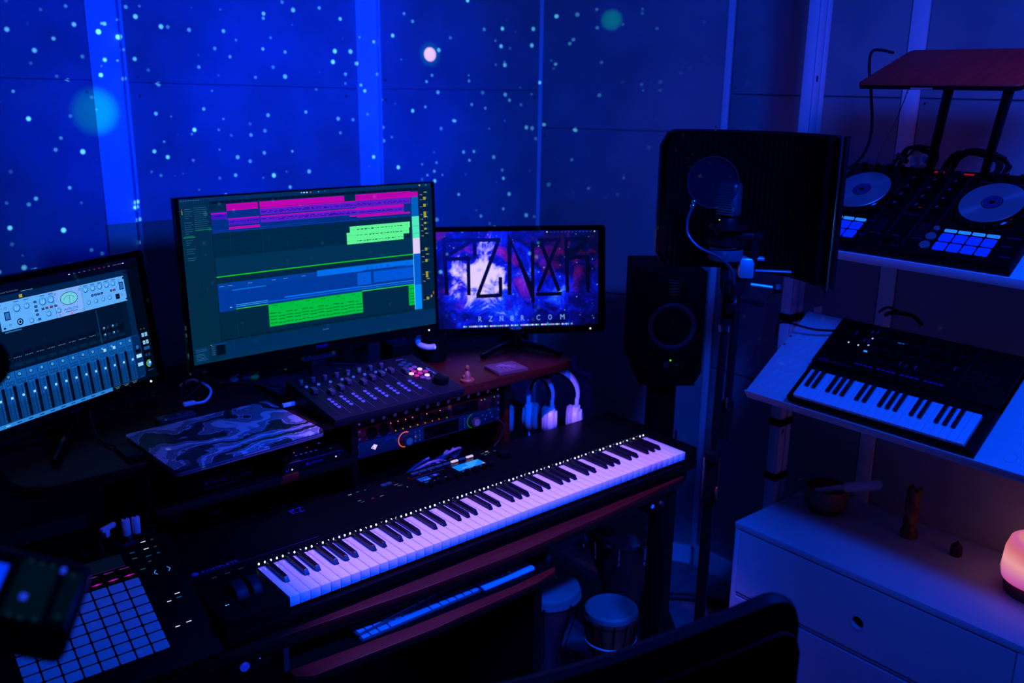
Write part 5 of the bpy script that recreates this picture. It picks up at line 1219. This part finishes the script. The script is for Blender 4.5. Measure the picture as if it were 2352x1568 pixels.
for x, y in ((.205, .115), (.313, .115), (.25, .028)):
    MB().box((x, y, zp+.006), (.020, .011, .012), bev=.002).build('fader_cap', blackM, dj)
# laptop on its stand above
ls = thing('laptop_stand', 'black two-post stand rising behind the disc jockey controller', 'stand', (1.80, -.30, .72))
MB().tube([(.03, .007, .03), (-.40, -.225, .275)], .011, 12, smooth=False).build('post', blackM, ls); MB().tube([(.03, -.141, .03), (-.40, -.355, .275)], .011, 12, smooth=False).build('post', blackM, ls)
l2 = thing('wood_skin_laptop', 'closed laptop with a dark red wood skin tilted on the stand', 'laptop', (1.30, -.360, .994), R(-90), slope=R(19))
MB().prism(rrect(.360, .245, .012, 5, .18, .1225), 0, .007, bev=.002).build('base', blackM, l2)
MB().prism(rrect(.360, .245, .012, 5, .18, .1225), .008, .014, bev=.0025).build('lid', redlaptopM, l2)
MB().box2((.128, -.0015, .002), (.178, .003, .0055), .0008).build('opening_notch', alloyM, l2)
for x in (.045, .265): MB().box2((x, -.008, -.008), (x+.040, .0, .015), .002).box2((x, -.008, -.008), (x+.04, .05, -.001), .001).build('hook', blackM, ls).matrix_world = (ls.matrix_world.inverted() @ l2.matrix_world)
o = MB().tube([(1.50, -.33, 1.08), (1.46, -.30, 1.085), (1.42, -.315, 1.05), (1.40, -.34, .98), (1.42, -.34, .90), (1.47, -.30, .84), (1.50, -.25, .80), (1.56, -.18, .78)], .0035).build('charging_cable', rubberM); tag(drop(o), 'black cable hanging from the wood-skinned laptop to the controller', 'cable')
o = MB().tube([(1.49, -.385, 1.0), (1.48, -.37, .93), (1.52, -.32, .86), (1.58, -.27, .80)], .0012).build('thin_wire', mat('dim_copper', (.25, .12, .08), .5)); tag(drop(o), 'thin copper wire hanging behind the black charging cable', 'wire')
def loops(q, c, ry, rz, n_, r_=.0035, sd=1):
    g_ = random.Random(sd)
    for k in range(n_):
        f, dx, ph = g_.uniform(.8, 1.05), g_.uniform(-.03, .03), g_.uniform(-.3, .3)
        q.tube([(c[0]+dx+.02*math.sin(a*3), c[1]+ry*f*math.cos(a+ph), max(c[2]+rz*f*math.sin(a+ph), c[2]-.03)) for a in [2*PI*i/14 for i in range(15)]], r_, 6, smooth=False)
q = MB(); loops(q, (1.73, -.30, .805), .050, .042, 5, sd=2)
o = q.build('cable_bundle', rubberM); tag(drop(o), 'loop of black cables with white and red plugs behind the controller', 'cables')
for p, r_ in (((1.71, -.31, .808), .5), ((1.71, -.335, .812), .5)): MB().cyl(p, .0085, .034, (0, .7, .5), 14, bev=.002).build('white_plug', whiteM, o)
MB().cyl((1.71, -.275, .815), .007, .04, (0, 1.2, 1.2), 12).build('red_plug', mat('red_label', (.5, .03, .01)), o)
q = MB(); loops(q, (1.73, -.46, .80), .075, .048, 8, .004, 5)
o = q.build('cable_coil', rubberM); tag(drop(o), 'coil of black cable between the two posts of the laptop stand', 'cables'); o['kind'] = 'stuff'

# ------------------------------------------------------------------ dresser and what stands on it
dr = thing('dresser', 'low white dresser with round finger holes in its drawers', 'dresser', (1.49, .0, -FL))
DH = FL-.30
MB().box2((0, -1.02, DH-.020), (.445, .002, DH), .0015).build('top_board', lacqM, dr)
MB().box2((.002, -.018, .0), (.445, .0, DH-.020), .001).build('side_board', lacqM, dr); MB().box2((.002, -1.02, 0), (.445, -1.002, DH-.020), .001).build('side_board', lacqM, dr)
MB().box2((.03, -1.0, .0), (.44, -.02, .02)).build('bottom_board', lacqM, dr); MB().box2((.43, -1.0, .02), (.44, -.02, DH-.02)).build('back_board', lacqM, dr)
MB().box2((.02, -.84, .02), (.42, -.835, DH-.02)).build('divider', lacqM, dr)
hh = .205
def drawer(z0, y0, y1, h_):
    m = MB()
    cy, cz = (y0+y1)/2, z0+h_*.43
    def f(bm):
        n = 24; r_ = .018
        outer = []; 
        for i in range(n):
            a = 2*PI*i/n; ca_, sa_ = math.cos(a), math.sin(a); k = min((y1-y0)/2/abs(ca_) if abs(ca_) > 1e-6 else 9, (z0+h_-cz if sa_ > 0 else cz-z0)/abs(sa_) if abs(sa_) > 1e-6 else 9)
            outer.append((cy+ca_*k, cz+sa_*k))
        cs = [(y1, z0+h_), (y0, z0+h_), (y0, z0), (y1, z0)]
        inner = [(cy+r_*math.cos(2*PI*i/n), cz+r_*math.sin(2*PI*i/n)) for i in range(n)]
        for c_i in cs:
            a = math.atan2(c_i[1]-cz, c_i[0]-cy) % (2*PI); i = int(round(a/(2*PI)*n)) % n; outer[i] = c_i
        F_ = {}
        for x in (0, .016):
            F_[x] = ([bm.verts.new((x, *p)) for p in outer], [bm.verts.new((x, *p)) for p in inner])
            for i in range(n):
                j = (i+1) % n; bm.faces.new((F_[x][0][i], F_[x][0][j], F_[x][1][j], F_[x][1][i]))
        for w_i in (0, 1):
            for i in range(n):
                j = (i+1) % n; bm.faces.new((F_[0][w_i][i], F_[0][w_i][j], F_[.016][w_i][j], F_[.016][w_i][i]))
        bmesh.ops.recalc_face_normals(bm, faces=bm.faces)
    o = m.add(f).build('drawer', lacqM, dr, smooth=False)
    MB().lathe([(.018, 0), (.0205, .001), (.0205, -.0005)], M=Matrix.Translation((-.001, cy, cz)) @ Matrix.Rotation(-PI/2, 4, 'Y'), n=28).build('handle_ring', lacqM, o)
    MB().box2((.017, cy-.05, cz-.05), (.019, cy+.05, cz+.05)).build('drawer_inside', blackmatM, o)
for z0 in (DH-.025-hh, DH-.025-2*hh-.020): drawer(z0, -.835, -.020, hh)
for z0 in (DH-.023-hh-.016,): MB().box2((.004, -.835, z0), (.03, -.018, z0+.014), .001).build('front_rail', lacqM, dr)
MB().box2((.0, -1.002, .02), (.018, -.838, DH-.022), .001).build('drawer', lacqM, dr)
bw = thing('singing_bowl', 'brown bowl with a dark foot, striker resting across its rim', 'bowl', (1.785, -.125, -.30))
MB().lathe([(0, .0), (.030, 0), (.033, .012), (.043, .014), (.047, .030), (.046, .056), (.043, .056), (.043, .032), (.035, .020), (0, .018)], n=40).build('bowl_body', mat('bowl_bronze', (.34, .11, .06), .4, .3), bw)
MB().lathe([(.0, 0), (.036, 0), (.036, .014)], n=32).build('foot_ring', mat('bowl_foot', (.03, .01, .01), .6), bw)
bw.scale = (1.45,)*3
o = thing('striker', 'pale rounded stick lying across the bronze bowl', 'stick', (1.80, -.175, -.212), R(-62)); o.scale = (1.3,)*3
MB().tube([(-.065, 0, -.022), (-.02, 0, -.006), (0, 0, .0)], .008, 14).build('shaft', whiteM, o); MB().tube([(0, 0, 0), (.04, .0, .012), (.072, 0, .020)], .012, 14).sph((.072, 0, .020), .012).build('grip', whiteM, o)
o = thing('router_box', 'small white box standing behind the bowl at the post', 'box', (1.868, -.048, -.30), .1)
MB().box2((-.035, -.03, 0), (.035, .03, .040), .003).build('case', lacqM, o); MB().tube([(-.035, .0, .006), (-.06, .03, .004), (-.09, .048, .004)], .0025).build('lead', lacqM, o)
tt = thing('carved_candle_holder', 'tall brown carved wooden column with a jagged top on the dresser', 'carving', (1.82, -.385, -.30)); tt.scale = (1.15, 1.15, 1.27)
def totem(bm):
    n = 20; rows_ = 16; rr_ = random.Random(2); rings = []
    for j in range(rows_+1):
        z = .118*j/rows_; rings.append([])
        for i in range(n):
            a = 2*PI*i/n; r_ = .0175+.0035*(j < 3)-.001*(j in (3, 4))+.0014*math.sin(z*180)+.0022*math.sin(3*a+z*90)*(.3 if j < 3 else 1)+rr_.uniform(-.0007, .0007)
            zz = z+(.007*((i % 4) > 1) if j == rows_ else 0); rings[-1].append(bm.verts.new((r_*math.cos(a), r_*math.sin(a), zz)))
    for A, B in zip(rings, rings[1:]):
        for i in range(n): bm.faces.new((A[i], A[(i+1) % n], B[(i+1) % n], B[i]))
    bm.faces.new(rings[0][::-1]); c0 = bm.verts.new((0, 0, .105))
    for i in range(n): bm.faces.new((rings[-1][i], rings[-1][(i+1) % n], c0))
MB().add(totem).build('column', brownM, tt); MB().lathe([(0, 0), (.0215, 0), (.022, .006), (.020, .010), (0, .010)]).build('foot', brownM, tt)
o = thing('crystal_point', 'small dark faceted crystal standing between the carving and the lamp', 'crystal', (1.815, -.53, -.30), .3); o.scale = (1.35,)*3
MB().cyl((0, 0, .011), .012, .022, n=6).cyl((0, 0, .028), .012, .013, n=6, r2=.001).build('crystal_body', mat('crystal', (.03, .01, .04), .15), o)
dl = thing('glow_lamp', 'round diffuser lamp glowing pink-orange on a dark wooden foot, right edge', 'lamp', (1.775, -.768, -.30)); dl.scale = (1.4,)*3
gm = bpy.data.materials.new('lamp_glow'); gm.use_nodes = True; t = NT(gm.node_tree); b = t.n['Principled BSDF']; b.inputs['Base Color'].default_value = (.5, .3, .3, 1)
tc = t.new('ShaderNodeTexCoord'); sx = t.new('ShaderNodeSeparateXYZ'); t.link(tc.outputs['Object'], sx.inputs[0])
n = t.new('ShaderNodeTexNoise'); n.inputs['Scale'].default_value = 12; t.link(tc.outputs['Object'], n.inputs['Vector'])
zz = t.math('ADD', sx.outputs['Z'], t.math('MULTIPLY', t.math('SUBTRACT', n.outputs[0], .5), .02))
mr = t.new('ShaderNodeMapRange'); mr.inputs[1].default_value = .02; mr.inputs[2].default_value = .115; t.link(zz, mr.inputs[0])
t.link(t.ramp(mr.outputs[0], [(0, srgb(190, 30, 140)), (.25, srgb(215, 110, 170)), (.5, srgb(250, 165, 160)), (.78, srgb(225, 110, 120)), (.92, srgb(215, 100, 160)), (1, srgb(240, 160, 130))]), b.inputs['Emission Color']); b.inputs['Emission Strength'].default_value = .85
MB().lathe([(.058, .026), (.066, .030), (.069, .045), (.066, .085), (.060, .105), (.045, .113), (0, .115)], n=48).build('shade', gm, dl)
MB().lathe([(0, 0), (.056, 0), (.060, .010), (.062, .026), (.058, .030), (0, .030)], n=48).build('base', brownM, dl)

# ------------------------------------------------------------------ drums under the desk
def djembe(label, loc, r_, h_, bodym, ring, rot=0):
    o = thing('hand_drum', label, 'drum', loc, rot)
    MB().lathe([(0, 0), (r_*.62, 0), (r_*.60, h_*.05), (r_*.45, h_*.42), (r_*.55, h_*.58), (r_*.88, h_*.80), (r_*.97, h_*.93), (r_*.97, h_*.985)], n=40).build('shell', bodym, o)
    MB().lathe([(0, h_), (r_*.90, h_), (r_*.99, h_*.985), (r_*1.01, h_*.94), (r_*.99, h_*.93)], n=40).build('skin', skinM, o)
    MB().lathe([(r_*1.0, h_*.945), (r_*1.05, h_*.945), (r_*1.06, h_*.925), (r_*1.0, h_*.92), (r_*1.0, h_*.945)], n=40).build('hoop', ring, o)
    return o
d1 = djembe('large dark hand drum with pale head and metal hoop, farthest back under the desk', (1.25, .24, -FL), .125, .51, mat('drum_dark', (.03, .02, .03), .4), chromeM)
for k in range(10):
    a = k*2*PI/10; MB().tube([(.132*math.cos(a), .132*math.sin(a), .475), (.128*math.cos(a), .128*math.sin(a), .42)], .0035, 8, smooth=False).cyl((.130*math.cos(a), .130*math.sin(a), .425), .006, .012, n=8).build('tuning_lug', chromeM, d1)
d2 = djembe('small brown hand drum with red rope ring, nearest the chair', (1.048, .095, -FL), .078, .35, brownM, redropeM)
for k in range(14):
    a = k*2*PI/14; MB().tube([(.083*math.cos(a), .083*math.sin(a), .33), (.072*math.cos(a), .072*math.sin(a), .26), (.040*math.cos(a+.15), .040*math.sin(a+.15), .17)], .0028, 6).build('rope', blackM, d2)
MB().lathe([(.0765, .247), (.078, .250), (.0765, .253)], (0, 0, -.0)).build('rope_ring', whiteM, d2)
d3 = djembe('round pale-headed drum beside the dark inner desk panel', (.925, .245, -FL), .100, .40, mat('drum_dark', (.03, .02, .03), .4), mat('hoop_grey', (.3, .3, .33), .4, .5))
for k in range(8):
    a = k*2*PI/8; MB().box((.106*math.cos(a), .106*math.sin(a), .368), (.008, .008, .020), (0, 0, a), bev=.002).build('claw', blackM, d3); MB().tube([(.104*math.cos(a), .104*math.sin(a), .36), (.055*math.cos(a), .055*math.sin(a), .17)], .002, 6, smooth=False).build('rope', blackM, d3)
for k, (x, y) in enumerate(((1.0, .02), (1.03, -.01), (.985, -.03))):
    o = thing('bell', ['small metal bell lying in front of the drums, farthest back', 'small metal bell in the middle of three on the floor', 'small metal bell nearest the viewer on the floor'][k], 'bell', (x, y, -FL), k, 'bells on the floor by the drums')
    MB().lathe([(0, .030), (.006, .030), (.010, .022), (.016, .006), (.018, 0), (.0165, .001), (.009, .020), (0, .024)]).build('body', alloyM, o); MB().tube([(-.005, 0, .03), (0, 0, .038), (.005, 0, .03)], .0014, 6).build('loop', alloyM, o)
o = MB().tube([(1.50, .52, -FL+.016), (1.62, .42, -FL+.016), (1.74, .30, -FL+.016), (1.78, .18, -FL+.016), (1.70, .06, -FL+.016)], .014, 10).build('floor_conduit', rubberM); tag(drop(o), 'thick black cable conduit curving over the floor by the baseboard', 'cable')
o = MB().tube([(.95, .50, .05-FL), (.96, .45, -.45), (.94, .40, -.30), (.95, .42, -.12), (.94, .5, -.10)], .005).build('hanging_cable', rubberM); tag(drop(o), 'black cable hanging under the desk above the drums', 'cable')

# ------------------------------------------------------------------ chair in the foreground
P = [(-.26, -.62), (-.16, -.745), (-.03, -.845), (.07, -.905), (.155, -.955), (.215, -.985)]
ch = thing('office_chair', 'black office chair with curved back, out of focus in the foreground', 'chair', (.05, -.62, -FL))
Q = [Vector((x-.05, y+.62, 0)) for x, y in P]
rise = lambda u: -.15+.15*max(0, u)**1.5
def backf(bm, z0, z1, t0, inset=0, round_=.05):
    pts = []
    m = len(Q)
    for i in range(m-1):
        p0, p1, p2, p3 = Q[max(i-1, 0)], Q[i], Q[i+1], Q[min(i+2, m-1)]
        for k in range(6):
            u = k/6; pts.append(.5*((2*p1)+(-p0+p2)*u+(2*p0-5*p1+4*p2-p3)*u*u+(-p0+3*p1-3*p2+p3)*u**3))
    pts.append(Q[-1]); n = len(pts); rings = []; L = [0]
    for i in range(1, n): L.append(L[-1]+(pts[i]-pts[i-1]).length)
    for i, p in enumerate(pts):
        d = (pts[min(i+1, n-1)]-pts[max(i-1, 0)]).normalized(); nv = Vector((-d.y, d.x, 0))
        e = min(L[i], L[-1]-L[i]); k = round_-math.sqrt(max(0, round_**2-(round_-min(e, round_))**2))
        zt = z1-k+rise(L[i]/L[-1]); zb = z0+k*.6; a, b_ = p-nv*t0, p+nv*t0
        rings.append([bm.verts.new((a.x, a.y, zb)), bm.verts.new((b_.x, b_.y, zb)), bm.verts.new((b_.x, b_.y, zt-.004)), bm.verts.new((p.x, p.y, zt)), bm.verts.new((a.x, a.y, zt-.004))])
    for A, B in zip(rings, rings[1:]):
        for k in range(5): bm.faces.new((A[k], A[(k+1) % 5], B[(k+1) % 5], B[k]))
    bm.faces.new(rings[0][::-1]); bm.faces.new(rings[-1]); bmesh.ops.recalc_face_normals(bm, faces=bm.faces)
ZC = .405
MB().add(lambda b: backf(b, FL+ZC-.56, FL+ZC, .012)).build('backrest_frame', mat('chair_plastic', (0.0090, 0.0095, 0.0135), .55, spec=0.18), ch)
MB().add(lambda b: backf(b, FL+ZC-.50, FL+ZC-.045, .020, round_=.04)).build('backrest_pad', fabricM, ch)
MB().box((.06, .14, .46), (.46, .44, .07), (0, 0, -.70), bev=.03, seg=3).build('seat', fabricM, ch)
MB().tube([(.02, .10, .44), (-.08, -.12, .45), (-.02, -.22, .70)], .022, 10).build('back_support', blackM, ch)
MB().cyl((.04, .12, .26), .025, .34, n=16).build('gas_lift', blackM, ch)
for k in range(5):
    a = 2*PI*k/5+.3; e = (.04+.27*math.cos(a), .12+.27*math.sin(a))
    MB().tube([(.04, .12, .11), (*e, .075)], .018, 10, smooth=False).build('base_leg', blackM, ch); MB().cyl((*e, .028), .027, .045, (PI/2, 0, a), 18, bev=.004).build('castor', blackM, ch)

# ------------------------------------------------------------------ near things at the left edge
ed = thing('effects_unit', 'tilted black touch-pad unit with bright blue screen, out of focus at the left edge', 'effects unit', (-.554, -.806, .615))
eu, ev, en = Vector((.825, -.418, -.351)).normalized(), Vector((.540, .733, .389)).normalized(), None
en = eu.cross(ev).normalized(); ev = en.cross(eu)
ed.matrix_world = Matrix(((eu.x, ev.x, en.x, -.554), (eu.y, ev.y, en.y, -.806), (eu.z, ev.z, en.z, .615+FL), (0, 0, 0, 1)))
MB().box2((-.26, -.064, -.045), (.004, .006, -.001), .008, 3).build('housing', blackM, ed)
I = Ink(); T3 = srgb(8, 34, 48)
I.rect(-.112, -.052, .056, .040, srgb(0, 55, 255)); I.rect(-.048, -.056, .028, .052, srgb(0, 12, 20)); I.rect(-.014, -.052, .012, .046, srgb(0, 10, 18))
for x, y in ((-.042, -.004), (-.034, -.005), (-.026, -.005), (-.042, -.054), (-.034, -.055), (-.024, -.054), (-.009, -.010), (-.009, -.048)): I.disc(x, y, .0018, T3, 10)
I.rect(-.019, -.010, .0035, .006, srgb(30, 60, 220)); I.rect(-.040, -.040, .005, .006, srgb(30, 60, 220))
I.build('screen_picture', litM, ed, (0, 0, -.0008))
MB().tube([(-.20, -.04, -.05), (-.22, -.08, -.10)], .012, 10).build('mount', blackM, ed)
es_ = thing('floor_pole', 'black pole carrying the touch-pad unit at the left edge', 'stand', (-.72, -.40, -FL))
MB().cyl((0, 0, .68), .012, 1.36, n=14).build('tube', blackM, es_); MB().cyl((0, 0, .008), .13, .016, n=32, bev=.003).build('base', blackM, es_)
MB().tube([(0, 0, 1.35), (.03, -.08, 1.36), (.05, -.13, 1.35)], .010, 10).build('arm', blackM, es_)
gmc = thing('talkback_microphone', 'dark round foam microphone tip poking in at the left edge before the left monitor', 'microphone', (-.575, -.60, .742))
MB().sph((0, 0, 0), .024, (1, 1, 1.1), 20).build('foam_cap', foamM, gmc); MB().tube([(0, 0, -.02), (-.03, .02, -.08), (-.10, .06, -.14), (-.145, .20, -.22)], .006, 10).build('gooseneck', blackM, gmc)
